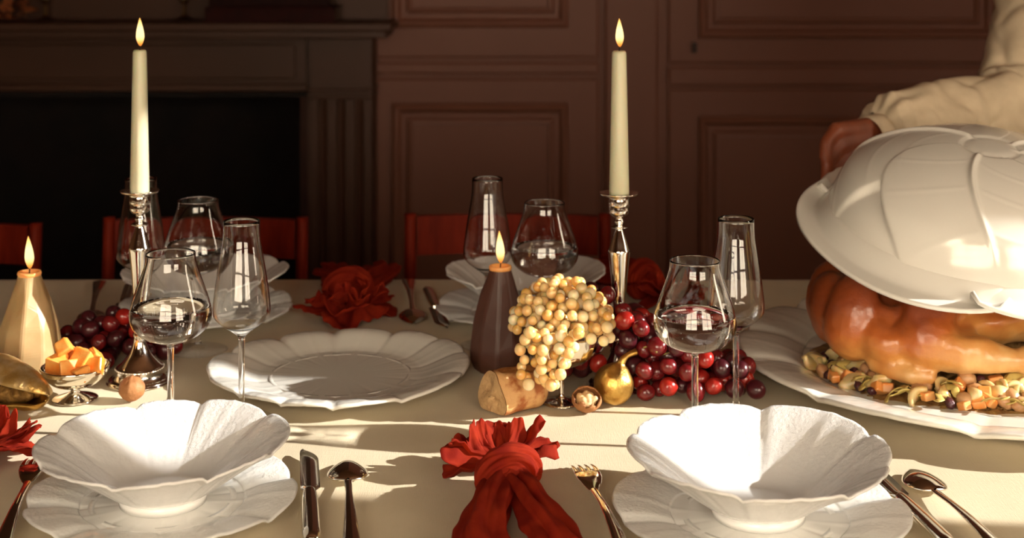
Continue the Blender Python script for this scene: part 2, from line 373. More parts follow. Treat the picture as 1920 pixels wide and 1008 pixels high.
# right wall with the sunny window, front wall with unseen windows added for fill
WIN = (1.03, 1.42, 1.0, 2.5)                          # y0,y1,z0,z1 of the sunny opening
def holed(name, holes, u0, u1, z1, make):
    v = []; f = []; us = sorted(holes); cur = u0
    for (a, b, c, d) in us:
        make(cur, a, 0, z1, v, f); make(a, b, 0, c, v, f); make(a, b, d, z1, v, f); cur = b
    make(cur, u1, 0, z1, v, f)
    return struct(obj(name, v, f, M['plaster'], smooth=False))
holed('wall_right', [WIN], RY0, WY+.7, RZ1, lambda a, b, c, d, v, f: box(RX1, RX1+.09, a, b, c, d, v, f))
FW = [(-.95, .15, .85, 1.7), (.6, 1.7, .85, 1.7)]
holed('wall_front', FW, RX0, RX1, RZ1, lambda a, b, c, d, v, f: box(a, b, RY0-.09, RY0, c, d, v, f))
def win_frame(name, a, b, c, d, side, nx, nz):
    w = struct(link(name, None)); t = .028
    def bar(n, u0, u1, z0, z1):
        if side == 'x': boxo(n, RX1+.03, RX1+.07, u0, u1, z0, z1, M['frame'], w)
        else: boxo(n, u0, u1, RY0-.07, RY0-.03, z0, z1, M['frame'], w)
    bar('window_frame', a, a+t, c, d); bar('window_frame', b-t, b, c, d); bar('window_frame', a+t, b-t, c, c+t); bar('window_frame', a+t, b-t, d-t, d)
    for i in range(1, nx): u = a+(b-a)*i/nx; bar('glazing_bar', u-.011, u+.011, c+t, d-t)
    for i in range(1, nz): z = c+(d-c)*i/nz; bar('glazing_bar', a+t, b-t, z-.011, z+.011)
win_frame('window_1', *WIN, 'x', 1, 1)
win_frame('fill_window_2', *FW[0], 'y', 2, 3); win_frame('fill_window_3', *FW[1], 'y', 2, 3)
for (a, b, c, d) in FW:                               # let the renderer find the daylight
    pl = bpy.data.lights.new('window_portal', 'AREA'); pl.shape = 'RECTANGLE'; pl.size = b-a; pl.size_y = d-c
    po = bpy.data.objects.new('window_portal', pl); C.objects.link(po); po.location = ((a+b)/2, RY0-.1, (c+d)/2); po.rotation_euler = (PI/2, 0, PI)
    pl.cycles.is_portal = True
pl = bpy.data.lights.new('window_portal', 'AREA'); pl.shape = 'RECTANGLE'; pl.size = WIN[1]-WIN[0]; pl.size_y = WIN[3]-WIN[2]
po = bpy.data.objects.new('window_portal', pl); C.objects.link(po); po.location = (RX1+.1, (WIN[0]+WIN[1])/2, (WIN[2]+WIN[3])/2); po.rotation_euler = (PI/2, 0, PI/2); pl.cycles.is_portal = True

# ------------------------------------------------------------------ fireplace
fp = thing('fireplace', 'dark panelled fireplace with fluted pilasters and black firebox', 'fireplace', (0, WY, 0))
FPL = lambda v: [(a, b-WY, c) for a, b, c in v]
def fpart(name, v, f, m, parent=fp): return obj(name, FPL(v) if parent is fp else v, f, m, parent, smooth=False)
sy = 3.93; sz1 = wz(44, sy)
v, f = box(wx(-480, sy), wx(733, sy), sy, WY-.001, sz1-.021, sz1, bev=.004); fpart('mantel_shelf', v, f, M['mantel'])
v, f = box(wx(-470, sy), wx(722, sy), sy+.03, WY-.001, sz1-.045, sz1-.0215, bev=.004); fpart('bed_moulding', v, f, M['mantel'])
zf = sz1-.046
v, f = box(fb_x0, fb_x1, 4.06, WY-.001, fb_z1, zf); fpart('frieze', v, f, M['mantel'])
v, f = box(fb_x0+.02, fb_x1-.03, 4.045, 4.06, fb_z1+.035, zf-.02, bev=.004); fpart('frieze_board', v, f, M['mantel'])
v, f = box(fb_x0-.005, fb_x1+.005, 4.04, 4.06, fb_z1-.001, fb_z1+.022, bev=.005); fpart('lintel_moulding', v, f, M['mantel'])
for s in (0, 1):
    x0, x1 = (wx(582, 4.05), wx(697, 4.05)) if s == 0 else (fb_x0-.19, fb_x0-.008)
    w = x1-x0; prof = [(x0, WY-.001), (x0, 4.05)]
    for q in (.2, .5, .8):                           # three sunk flutes
        c = x0+w*q; h = w*.075
        prof += [(c-h, 4.05), (c-h*.8, 4.062), (c, 4.068), (c+h*.8, 4.062), (c+h, 4.05)]
    prof += [(x1, 4.05), (x1, WY-.001)]
    z0, z1 = .14, wz(186, 4.05); n = len(prof)
    v = [(a, b, z0) for a, b in prof]+[(a, b, z1) for a, b in prof]
    f = [(i, i+1, n+i+1, n+i) for i in range(n-1)]+[tuple(range(n-1, -1, -1)), tuple(range(n, 2*n))]
    fpart('pilaster', v, f, M['mantel'])
    v, f = box(x0-.004, x1+.004, 4.038, WY-.001, z1, z1+.012, bev=.003); fpart('astragal', v, f, M['mantel'])
    v, f = box(x0-.006, x1+.006, 4.034, WY-.001, z1+.022, z1+.032, bev=.003); fpart('astragal', v, f, M['mantel'])
    v, f = box(x0, x1, 4.048, WY-.001, z1+.012, zf); fpart('pilaster_capital', v, f, M['mantel'])
    v, f = box(x0-.008, x1+.008, 4.03, WY-.001, 0, .14, bev=.004); fpart('pilaster_plinth', v, f, M['mantel'])
    e0, e1 = (fb_x1+.001, x0-.001) if s == 0 else (x1+.001, fb_x0-.001)
    if e1 > e0: v, f = box(e0, e1, 4.075, WY-.001, 0, zf); fpart('inner_jamb', v, f, M['mantel'])
v, f = box(fb_x0, fb_x0+.02, 4.08, 4.7, 0, fb_z1); box(fb_x0, fb_x1, 4.68, 4.7, 0, fb_z1, v, f); box(fb_x0, fb_x1, 4.08, 4.7, fb_z1-.02, fb_z1-.002, v, f); box(fb_x0, fb_x1, 4.08, 4.7, 0, .01, v, f)
fpart('firebox', v, f, M['soot'])
v, f = box(fb_x1-.02, fb_x1, 4.08, 4.7, 0, fb_z1-.02); fpart('firebox_cheek', v, f, M['brick'])
v, f = box(wx(-420, 4.15), wx(726, 4.15), 4.15, WY-.001, sz1+.001, 2.85); fpart('shaded_breast', v, f, M['mantel'])  # added panel; its dark mantel colour stands in for shade on the wall
# on the mantel shelf
MZ = sz1
def book(x0, x1, y0, y1, z, h, m, label):
    t = thing('book', label, 'book', ((x0+x1)/2, y0, z)); w = (x1-x0)/2; d = y1-y0
    v, f = box(-w, w, 0, d, 0, .004, bev=.001); box(-w, w, 0, d, h-.004, h, v, f, bev=.001)
    box(-w, w, 0, .006, .003, h-.003, v, f, bev=.002); obj('cover', v, f, m, t, smooth=False)
    boxo('pages', -w+.004, w-.004, .006, d-.006, .0042, h-.0042, M['pages'], t)
book(wx(384, 3.97), wx(628, 3.97), 3.97, 4.14, MZ, .045, M['book_b'], 'thick dark oxblood book lying flat on the mantel shelf')
book(wx(392, 3.98), wx(618, 3.98), 3.98, 4.14, MZ+.0455, .04, M['book_a'], 'black leather book lying on top of the oxblood book')
for i, px in enumerate((85, 345)):
    p = PD(px, 40, 4.08)
    t = thing('candle_holder', 'dark brass candlestick on the mantel shelf', 'candlestick', (p.x, 4.08, MZ), group='mantel candlesticks')
    v, f = lathe(smooth_prof([(0, 0), (.03, 0), (.03, .004), (.012, .01), (.005, .022), (.005, .05), (.012, .056), (.012, .064), (0, .064)], 3), 24); obj('holder', v, f, M['brass'], t)
    t2 = thing('mantel_candle', 'ivory candle standing in a dark brass mantel candlestick', 'candle', (p.x, 4.08, MZ+.0645), group='mantel candles')
    v, f = lathe([(0, 0), (.0095, 0), (.0095, .16), (.006, .166), (0, .166)], 20); obj('wax', v, f, M['ivory'], t2)
    v, f = lathe([(0, .165), (.001, .165), (.001, .175), (0, .175)], 8); obj('wick', v, f, M['wick'], t2)
t = thing('dried_garland', 'small heap of dried russet leaves on the mantel shelf', 'garland', (wx(25, 4.03), 4.03, MZ))
for i in range(26):
    a = rnd.uniform(0, TAU); L = rnd.uniform(.03, .05)
    v = []; f = []
    for k in range(6):
        s = k/5; w = .014*math.sin(PI*min(1, s*.95+.05)); z = .008*math.sin(3*s)
        v += [(-w, L*s, z+.003), (0, L*s, z), (w, L*s, z+.003)]
    for k in range(5): f += [(3*k, 3*k+1, 3*k+4, 3*k+3), (3*k+1, 3*k+2, 3*k+5, 3*k+4)]
    obj('leaf', v, f, M['dried'], t, (rnd.uniform(-.08, .05), rnd.uniform(-.04, .05), rnd.uniform(.004, .05)), (rnd.uniform(-.2, .9), rnd.uniform(-.6, .6), a))

# ------------------------------------------------------------------ chairs behind the table
def chair(x0, x1, y, ztop, label):
    w = (x1-x0)/2; t = thing('dining_chair', label, 'chair', ((x0+x1)/2, y, 0), group='chairs along the far side')
    for s in (-1, 1):
        v, f = sweep(curve([(s*(w-.013), .06, 0), (s*(w-.013), .03, .42), (s*(w-.012), .0, .6), (s*(w-.011), .012, ztop)]), .011, .013, 12); obj('back_post', v, f, M['chair'], t)
        v, f = sweep([(s*(w-.02), -.36, 0), (s*(w-.02), -.36, .42)], lerp_f([(0, .011), (1, .016)]), lerp_f([(0, .011), (1, .016)]), 10); obj('leg', v, f, M['chair'], t)
        v, f = sweep([(s*(w-.02), -.35, .3), (s*(w-.015), .02, .3)], .008, .011, 8); obj('stretcher', v, f, M['chair'], t)
    v = []; f = []
    n = 14                                            # broad curved top rail
    for i in range(n+1):
        u = -1+2*i/n; x = u*(w-.024); b = .022*(1-u*u)
        for (dy, z) in ((-.008, ztop-.074), (.008, ztop-.074), (.010, ztop-.004), (-.006, ztop-.004)): v.append((x, .008+dy+b, z))
    for i in range(n):
        for q in range(4): r = (q+1) % 4; f.append((4*i+q, 4*i+r, 4*i+4+r, 4*i+4+q))
    f += [(3, 2, 1, 0), (4*n, 4*n+1, 4*n+2, 4*n+3)]
    obj('top_rail', v, f, M['chair'], t, smooth=False)
    boxo('seat', -w+.002, w-.002, -.385, .02, .42, .45, M['chair'], t, bev=.008)
    return t
CY = 2.5
chair(wx(190, CY), wx(577, CY), CY, wz(409, CY), 'red-brown wooden chair in front of the black firebox, its whole top rail showing')
chair(wx(757, CY), wx(1146, CY), CY, wz(402, CY), 'red-brown wooden chair before the panelled wall, beside the fluted pilaster')
chair(wx(-312, CY), wx(75, CY), CY, wz(420, CY), 'red-brown wooden chair before the firebox, one post behind the beige cone candle')

# ------------------------------------------------------------------ table and cloth
TX0, TX1, TY0, TY1 = -1.45, 1.35, .82, 2.25
t = thing('dining_table', 'long wooden dining table under the linen cloth', 'table', (0, 1.5, 0))
boxo('tabletop', TX0+.01, TX1-.01, TY0-1.49, TY1-1.51, TOP-.035, TOP-.004, M['wood'], t, bev=.003)
for sx in (TX0+.12, TX1-.12):
    for sy_ in (TY0-1.5+.12, TY1-1.5-.12):
        v, f = sweep([(sx, sy_, 0), (sx, sy_, TOP-.035)], lerp_f([(0, .022), (1, .035)]), lerp_f([(0, .022), (1, .035)]), 16); obj('leg', v, f, M['wood'], t)
nx, ny = 150, 80; v = []; f = []
def wr(x, y): return .0009*noise.noise(Vector((x*3, y*7, 0)))+.0004*noise.noise(Vector((x*11, y*17, 3)))
def cloth_pt(s, q):                                   # s,q run past the table edge and fall down the sides
    x = min(max(s, TX0), TX1); y = min(max(q, TY0), TY1); ox = s-x; oy = q-y
    d = math.hypot(ox, oy); z = TOP+wr(x, y)-.0013; r = .006
    if d > 0:
        out = min(d, r)+.012*min(1, d/.1)*math.sin((x+y)*34)*(d/.3)+.004
        nxv, nyv = ox/d, oy/d; x += nxv*out; y += nyv*out; z -= max(0, d-r*.4)
    return (x, y, z)
ss = [TX0-.28, TX0-.18, TX0-.08, TX0-.02, TX0-.006]+list(np.linspace(TX0, TX1, nx))+[TX1+.006, TX1+.02, TX1+.08, TX1+.18, TX1+.28]
qs = [TY0-.28, TY0-.18, TY0-.08, TY0-.02, TY0-.006]+list(np.linspace(TY0, TY1, ny))+[TY1+.006, TY1+.02, TY1+.08, TY1+.18, TY1+.28]
for q in qs:
    for s in ss: v.append(cloth_pt(float(s), float(q)))
n = len(ss)
for j in range(len(qs)-1):
    for i in range(n-1): f.append((j*n+i, j*n+i+1, (j+1)*n+i+1, (j+1)*n+i))
cloth = tag(obj('tablecloth', v, f, M['linen']), 'beige linen tablecloth covering the long table', 'tablecloth')
try: cloth.cycles.is_caustics_receiver = True
except Exception: pass

# ------------------------------------------------------------------ leaf-shaped dishes
def ss_(a, b, t): t = min(1, max(0, (t-a)/(b-a))); return t*t*(3-2*t)
def dish_mesh(name, R, prof, n, notch, wave, th, m, rib=0, over=0, seed=0, seg=None, w0=.45, foot=None, irr=.015, vein=0, ex=1.0):
    seg = seg or n*20; pr = smooth_prof(prof, 4); pr = [(max(0, t), z) for t, z in pr]; rg = random.Random(seed)
    ph = [rg.uniform(0, TAU) for _ in range(4)]; jit = [rg.uniform(.75, 1.25) for _ in range(n)]
    def pt(t, z, a0):
        a = a0; a0 = a0+.10*math.sin(2*a0+ph[3])+.07*math.sin(3*a0+ph[1]); a, ang = a0, a
        u = a*n/TAU; fr = u-math.floor(u); li = int(math.floor(u)) % n
        lob = (1-abs(math.sin(PI*u)))**1.7*jit[li if fr < .5 else (li+1) % n]
        w = ss_(w0, 1, t); mid = abs(fr-.5)
        r = R*t*(1-notch*lob*w+irr*t*(math.sin(2*a+ph[0])+.6*math.sin(3*a+ph[1])))
        zz = z+wave*w*(.4-lob)+wave*.5*w*math.sin(2*a+ph[2])
        q = ss_(.3, .75, t)
        zz += rib*q*(-math.exp(-(min(fr, 1-fr)/.07)**2)+.5*math.exp(-(mid/.05)**2))
        if vein: zz += vein*q*abs(math.sin(fr*TAU*2.5))
        stp = fr-.5 if fr < .94 else .44-(fr-.94)/.06*.94
        zz += over*w*stp
        return (r*math.cos(ang)*ex, r*math.sin(ang), zz)
    v = []; f = []; T = [(t, z) for t, z in pr if t > 0]
    top = []; bot = []
    for t, z in T:
        top.append(len(v)); v += [pt(t, z, TAU*i/seg) for i in range(seg)]
    e = len(v)
    for i in range(seg):                              # rounded lip
        x, y, z = pt(1, T[-1][1], TAU*i/seg); s = 1+th*.45/R; v.append((x*s, y*s, z-th*.5))
    for t, z in reversed(T):
        bot.append(len(v))
        for i in range(seg): x, y, zz = pt(t, z, TAU*i/seg); v.append((x, y, zz-th))
    seq = top+[e]+bot
    for A, B in zip(seq, seq[1:]):
        for i in range(seg): j = (i+1) % seg; f.append((A+i, A+j, B+j, B+i))
    c0 = len(v); v.append((0, 0, pr[0][1])); v.append((0, 0, pr[0][1]-th))
    for i in range(seg): j = (i+1) % seg; f.append((c0, top[0]+j, top[0]+i)) ; f.append((c0+1, bot[-1]+i, bot[-1]+j))
    f = [tuple(reversed(q)) for q in f]
    if foot:
        s = len(v); a, b = lathe([(foot-.004, .0), (foot, 0), (foot+.001, pr[0][1]), (foot-.005, pr[0][1])], 64, close=True)
        v += a; f += [tuple(s+i for i in q) for q in b]
    return mesh(name, v, f, m)

bowl_me = dish_mesh('bowl', .12, [(0, .009), (.25, .0095), (.36, .012), (.5, .023), (.68, .039), (.86, .053), (1, .061)], 8, .034, .003, .003, M['bowl'], rib=.0017, over=.0022, seed=3, foot=.042, vein=.0004)
plate_me = dish_mesh('plate', .131, [(0, .007), (.55, .007), (.62, .009), (.75, .014), (.9, .0165), (1, .0175)], 8, .036, .003, .003, M['plate'], rib=.002, over=.003, seed=5, foot=.07)
charger_me = dish_mesh('charger', .162, [(0, .008), (.55, .008), (.66, .0095), (.76, .0145), (.9, .0215), (1, .0225)], 12, .024, .003, .0045, M['charger'], rib=.0012, over=.0025, seed=8, foot=.09, w0=.7)
platter_me = dish_mesh('platter', .335, [(0, .01), (.7, .01), (.76, .013), (.84, .024), (.93, .03), (1, .031)], 14, .028, .005, .006, M['platter'], rib=.0015, over=.003, seed=11, foot=.2, w0=.72)
def place(name, me, x, y, z, rz, label, cat, group=None, sc=1):
    return tag(link(name, me, None, (x, y, z), (0, 0, rz), sc), label, cat, group)
Z = TOP+.0005
LB = P(306, 915, .015); RB = P(1424, 935, .015)
def setting(x, y, rz, sc, where):
    place('salad_plate', plate_me, x, y, Z, rz, 'white scalloped leaf plate under the bowl '+where, 'plate', 'scalloped plates', sc)
    place('soup_bowl', bowl_me, x, y, Z+.00705*sc, rz+.35, 'white scalloped leaf bowl '+where, 'bowl', 'scalloped bowls', sc)
LX, LY = (306-CX)*1.322/FPX, 1.322
RX, RY = (1422-CX)*1.288/FPX, 1.288
setting(LX, LY, .25, .97, 'beside the knife and spoon')
setting(RX, RY, .9, 1.02, 'between the red napkin and the platter')
setting((385-CX)*2.02/FPX, 2.02, .1, .98, 'in shade behind the filled glass and silver candlestick')
setting((984-CX)*2.02/FPX, 2.02, .55, .98, 'in shade behind the brown cone candle')
place('charger_plate', charger_me, (638-CX)*1.715/FPX, 1.715, Z, .2, 'empty cream wavy-rimmed charger plate in the middle of the table', 'plate', sc=.975)
PLX, PLY = .625, 1.735
place('serving_platter', platter_me, PLX, PLY, Z, .1, 'large cream wavy-rimmed platter under the roast bird', 'platter')

# ------------------------------------------------------------------ glasses
def shell(outer, th, seg=64):
    """outer [(r,z)] from bowl bottom to rim -> closed thin wall with solid bottom"""
    inner = [(max(0, r-th), z+(th*.8 if r < .02 else 0)) for r, z in outer if r > .006]
    inner[0] = (0, inner[0][1])
    return outer+[(outer[-1][0]-th*.5, outer[-1][1]+th*.35)]+list(reversed(inner)), inner
TUL = smooth_prof([(.0036, .098), (.006, .1005), (.016, .104), (.030, .110), (.0405, .1195), (.0445, .131), (.0425, .145), (.037, .162), (.0312, .178), (.0275, .190), (.0268, .200)], 4)
FLU = smooth_prof([(.0034, .092), (.0055, .0955), (.013, .1015), (.023, .1085), (.0305, .116), (.0325, .124), (.0312, .14), (.0278, .165), (.0238, .188), (.0213, .205), (.0207, .225)], 4)
def glass_meshes(outer, zs, rs, rf):
    foot = smooth_prof([(0, 0), (rf, 0), (rf, .0012), (rf*.6, .0022), (.010, .0045), (.0048, .010), (rs, .022), (rs, zs*.6), (rs*1.02, zs*.97)], 3)
    full, inner = shell(outer, .0011)
    k = next(i for i, p in enumerate(foot) if p[1] >= .0099)
    v, f = lathe(foot[:k]+[(0, foot[k-1][1])], 64); foot_me = mesh('foot', v, f, M['foot_glass'])
    v, f = lathe([(0, foot[k-1][1]+.0002)]+foot[k:]+full[1:], 64)
    return mesh('bowl_and_stem', v, f, M['glass']), inner, foot_me
tul_me, tul_in, tul_ft = glass_meshes(TUL, .098, .0036, .036)
flu_me, flu_in, flu_ft = glass_meshes(FLU, .092, .0034, .033)
WL = .142
wp = [(r+.00025 if r else 0, z-.0001) for r, z in tul_in if z < WL]
rW = float(np.interp(WL, [z for r, z in tul_in], [r for r, z in tul_in]))+.00025
v, f = lathe(wp+[(rW, WL), (rW-.0012, WL-.0006), (0, WL-.0007)], 64); water_me = mesh('water', v, f, M['water'])
v = []; f = []; rg = random.Random(4)
for i in range(120):
    a = rg.uniform(0, TAU)
    if i < 75: r, z = rW-.0012-rg.random()*.001, WL-.0002
    elif i < 95: r, z = rW*rg.random(), WL-.0004
    else:
        z = rg.uniform(.112, WL-.003); r = float(np.interp(z, [q[1] for q in tul_in], [q[0] for q in tul_in]))-.0006
    ell(v, f, (r*math.cos(a), r*math.sin(a), z), rg.uniform(.0003, .0008), seg=6, rings=4)
bub_me = mesh('bubbles', v, f, M['bubble'])
def tulip(x, y, label):
    t = thing('tulip_glass', label, 'glass', (x, y, Z), group='tulip wine glasses')
    link('bowl_and_stem', tul_me, t); link('foot', tul_ft, t); w = link('water', water_me, t)
    b = link('bubbles', bub_me, w); b['kind'] = 'stuff'
def flute(x, y, label):
    t = thing('champagne_flute', label, 'glass', (x, y, Z), group='slender champagne glasses'); link('bowl_and_stem', flu_me, t); link('foot', flu_ft, t)
X_ = lambda px, y: (px-CX)*y/FPX
tulip(X_(320, 1.518), 1.518, 'rounded stemmed glass of sparkling water behind the bowl with the knife and spoon')
tulip(X_(1303, 1.484), 1.484, 'rounded stemmed glass of sparkling water in front of the red grapes')
tulip(X_(371, 1.845), 1.845, 'rounded stemmed glass in shade before the firebox, behind the filled glass')
tulip(X_(1021, 1.826), 1.826, 'rounded stemmed glass in shade behind the white grapes')
flute(X_(453, 1.572), 1.572, 'empty slender stemmed glass by the charger plate')
flute(X_(1380, 1.586), 1.586, 'empty slender stemmed glass beside the platter and red grapes')
flute(X_(264, 1.87), 1.87, 'empty slender stemmed glass behind the silver candlestick, before the firebox')
flute(X_(914, 1.868), 1.868, 'empty slender stemmed glass behind the brown cone candle')

# ------------------------------------------------------------------ candles
def flame_mesh(h, w):
    v, f = lathe(smooth_prof([(0, 0), (w*.5, h*.1), (w*.92, h*.26), (w, h*.4), (w*.8, h*.6), (w*.42, h*.82), (w*.12, h*.96), (0, h)], 4), 20); return mesh('flame', v, f, M['flame'])
fl_me = flame_mesh(.036, .005); fl2_me = flame_mesh(.042, .0055)
def add_flame(t, z, me, lean=.03):
    v, f = sweep(curve([(0, 0, z-.004), (.0003, 0, z+.003), (.0014, 0, z+.008)], 4), .0008, .0008, 8); obj('wick', v, f, M['wick'], t)
    link('flame', me, t, (.0008, 0, z+.0035), (0, lean, 0))
stick_prof = smooth_prof([(0, 0), (.0375, 0), (.0385, .002), (.037, .0045), (.033, .006), (.030, .011), (.0295, .0165), (.0285, .0185), (.0265, .0195), (.019, .027), (.0125, .036), (.0085, .046),
    (.0075, .054), (.0085, .058), (.0068, .062), (.0062, .075), (.0078, .10), (.0105, .135), (.0128, .157), (.0136, .1645), (.0125, .168), (.0085, .180), (.0052, .189), (.0048, .1915), (.0098, .193), (.0098, .1945),
    (.0045, .197), (.0062, .2005), (.0046, .2045), (.0095, .208), (.0122, .2125), (.0118, .222), (.0128, .229), (.0145, .2315), (.0215, .2325), (.0235, .2345), (.0228, .2355), (.0135, .2335), (.0125, .231), (.0122, .218), (0, .2175)], 3)
def candlestick(x, y, lab1, lab2, rb, rt):
    t = thing('candlestick', lab1, 'candlestick', (x, y, Z), group='silver candlesticks')
    v, f = lathe(stick_prof, 56); obj('stem_and_base', v, f, M['silver'], t)
    v = []; f = []
    for i in range(40):
        a = TAU*i/40; ell(v, f, (.0292*math.cos(a), .0292*math.sin(a), .0175), .0013, seg=6, rings=4)
    obj('beaded_edge', v, f, M['silver'], t)
    c = thing('taper_candle', lab2, 'candle', (x, y, Z+.218), group='ivory taper candles')
    v, f = lathe([(0, 0), (.0112, 0), (rb, .02), (rt+.0006, .187), (rt, .1895), (rt*.8, .191), (rt*.3, .1895), (0, .19)], 40); obj('wax', v, f, M['ivory'], c)
    add_flame(c, .191, fl_me, -.02)
candlestick(X_(262, 1.712), 1.712, 'silver candlestick behind the filled glass and left red grapes', 'lit ivory taper candle before the black firebox', .0117, .0078)
candlestick(X_(1161, 1.695), 1.695, 'silver candlestick standing among the right heap of red grapes', 'lit ivory taper candle before the panelled wall', .0122, .0082)
def cone_candle(x, y, m, label, rz, sc=1):
    t = thing('cone_candle', label, 'candle', (x, y, Z), (0, 0, rz), 'faceted cone candles', sc)
    n = 10; v = []; f = []; rg = random.Random(int(x*1000))
    prof = [(0, 0), (.033, 0), (.0385, .014), (.0395, .034), (.035, .062), (.026, .092), (.0155, .122), (.0138, .1275)]
    tw = [rg.uniform(-.1, .1) for _ in range(n)]; rings = []
    for k, (r, z) in enumerate(prof):
        if r == 0: v.append((0, 0, z)); rings.append([0]); continue
        s = len(v)
        for i in range(n):
            a = TAU*(i+tw[i]+.05*k)/n; q = r*(1+rg.uniform(-.012, .012)); v.append((q*math.cos(a), q*math.sin(a), z+(rg.uniform(-.008, .008) if 1 < k < 6 else 0)))
        rings.append(list(range(s, s+n)))
    for k in range(len(rings)-1):
        A, B = rings[k], rings[k+1]
        for i in range(n):
            j = (i+1) % n
            if len(A) == 1: f.append((0, B[j], B[i]))
            else: f.append((A[i], A[j], B[j], B[i]))
    o = obj('wax', v, f, m, t, smooth=False)
    b = o.modifiers.new('b', 'BEVEL'); b.width = .003; b.segments = 2; b.limit_method = 'NONE'
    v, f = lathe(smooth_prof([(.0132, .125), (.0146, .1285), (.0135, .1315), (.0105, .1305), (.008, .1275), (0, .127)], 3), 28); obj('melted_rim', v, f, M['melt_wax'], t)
    add_flame(t, .130, fl2_me, -.05)
cone_candle(X_(55, 1.73), 1.73, M['beige_wax'], 'lit beige faceted cone candle beside the red grapes', .3)
cone_candle(X_(938, 1.762), 1.762, M['brown_wax'], 'lit brown faceted cone candle behind the bread and beside the white grapes', .1)

# ------------------------------------------------------------------ fruit
def berry_mesh(name, r, m, elong=1.12):
    pr = smooth_prof([(0, -elong), (.5, -.9*elong), (.87, -.5*elong), (1, 0), (.87, .5*elong), (.5, .88*elong), (.15, .985*elong), (.06, .95*elong), (0, .94*elong)], 2)
    v, f = lathe([(max(0, a)*r, z*r) for a, z in pr], 18); return mesh(name, v, f, m)
RB_ = [berry_mesh('berry', .0108, M[k]) for k in ('grape_a', 'grape_b', 'grape_c')]
WB_ = [berry_mesh('berry', .0064, M[k], 1.0) for k in ('cur_a', 'cur_b', 'cur_c')]
def fill(inside, box_, dmin, tries, seed, prefer=None):
    """dart throwing with a minimum spacing, low ones first"""
    rg = random.Random(seed); pts = []
    c = []
    for _ in range(tries):
        p = Vector((rg.uniform(*box_[0]), rg.uniform(*box_[1]), rg.uniform(*box_[2])))
        if inside(p): c.append(p)
    if prefer: c.sort(key=prefer)
    for p in c:
        if all((p-q).length_squared > dmin*dmin for q in pts): pts.append(p)
    return pts
def bunch(name, label, pts, meshes, wts, seed, rscale=(.88, 1.06), group=None, stems=()):
    rg = random.Random(seed); c = sum(pts, Vector())/len(pts); c.z = TOP
    t = thing(name, label, 'grapes', c, group=group)
    for p in pts:
        link('berry', rg.choices(meshes, wts)[0], t, p-c, (rg.uniform(0, TAU), rg.uniform(0, TAU), 0), rg.uniform(*rscale))
    for s in stems:
        v, f = sweep(curve([Vector(q)-c for q in s], 5), .0011, .0011, 6); obj('stem', v, f, M['stem'], t)
    return t
CS = (X_(1161, 1.695), 1.695)
WX, WYg = X_(1053, 1.63), 1.63
def hr(x): return float(np.interp(x, [.05, .085, .12, .15, .19, .235, .28, .30], [.05, .128, .122, .095, .078, .062, .045, .0]))
def in_right(p):
    z = p.z-TOP
    if z < .0125 or z > hr(p.x)-.008: return False
    d = math.hypot(p.x-CS[0], p.y-CS[1])
    if d < (.047 if z < .035 else .034-.1*(z-.035) if z < .07 else .0205): return False
    if math.hypot(p.x-X_(1380, 1.586), p.y-1.586) < .05 and z < .02: return False
    if math.hypot(p.x-X_(1380, 1.586), p.y-1.586) < .018: return False
    if math.hypot(p.x-X_(1052, 1.63), p.y-1.63) < .056: return False            # footed bowl
    front = 1.628-.1*max(0, p.x-.1)+.2*z+(.03 if p.x < .13 else 0); back = 1.755-.35*abs(p.x-.14)-.25*z
    if math.hypot(p.x-.625, p.y-1.735) < .352: return False
    if (p-(P(1151, 757, 0)+Vector((0, 0, .023)))).length < .037: return False
    if any((p-(P(1151, 757, 0)+Vector(q_))).length < .0185 for q_ in ((.013, .003, .051), (.027, .007, .0595))): return False
    if math.hypot((p.x-WX)/.078, (p.y-WYg)/.072)**2+((z-.088)/.073)**2 < 1: return False
    return front < p.y < back
pts = fill(in_right, ((.05, .30), (1.57, 1.76), (TOP, TOP+.13)), .0196, 26000, 2, prefer=lambda p: p.y*1.0-.5*p.z)
def settle(ps, d, keep, n=8, cap=.0035):
    o_ = [q.copy() for q in ps]
    for _ in range(n):
        for i in range(len(ps)):
            for j in range(i):
                w = ps[i]-ps[j]; l = w.length
                if 1e-6 < l < d:
                    w *= (d-l)/l*.5
                    for k, sg in ((i, 1), (j, -1)):
                        c_ = ps[k]+w*sg; c_.z = max(c_.z, TOP+.0118)
                        if (c_-o_[k]).length < cap and keep(c_): ps[k] = c_
    return ps
settle(pts, .0224, in_right, 12, .005)
pa = [p for p in pts if p.x < .17]; pb = [p for p in pts if p.x >= .17]
print('red grapes', len(pa), len(pb))
bunch('red_grape_bunch', 'heap of dark red grapes piled around the silver candlestick foot', pa, RB_, (5, 2, 4), 1, group='red grapes',
      stems=[[P(1206, 652, .064), P(1216, 650, .065), P(1232, 660, .062)], [P(1215, 655, .062), P(1222, 640, .066), P(1228, 632, .066)]])
bunch('red_grape_bunch', 'red grapes trailing behind the two right glasses towards the platter', pb, RB_, (5, 2, 3), 2, group='red grapes',
      stems=[[P(1240, 665, .055), P(1262, 660, .058), P(1290, 668, .05)]])
def in_left(p):
    z = p.z-TOP
    cx, cy = X_(205, 1.78), 1.80; q = ((p.x-cx)/.085)**2+((p.y-cy)/.05)**2
    if math.hypot(p.x-X_(262, 1.712), p.y-1.712) < .049: return False
    if math.hypot(p.x-X_(55, 1.73), p.y-1.73) < .053: return False
    if math.hypot(p.x-X_(264, 1.87), p.y-1.87) < .047: return False
    return q < 1 and .0125 < z < .012+.05*(1-q)
pts = fill(in_left, ((-.65, -.40), (1.72, 1.88), (TOP, TOP+.07)), .0196, 9000, 5, prefer=lambda p: p.y-.5*p.z)
pts += [P(127, 657, .012)+Vector((0, 0, .0)), P(187, 645, .014)]
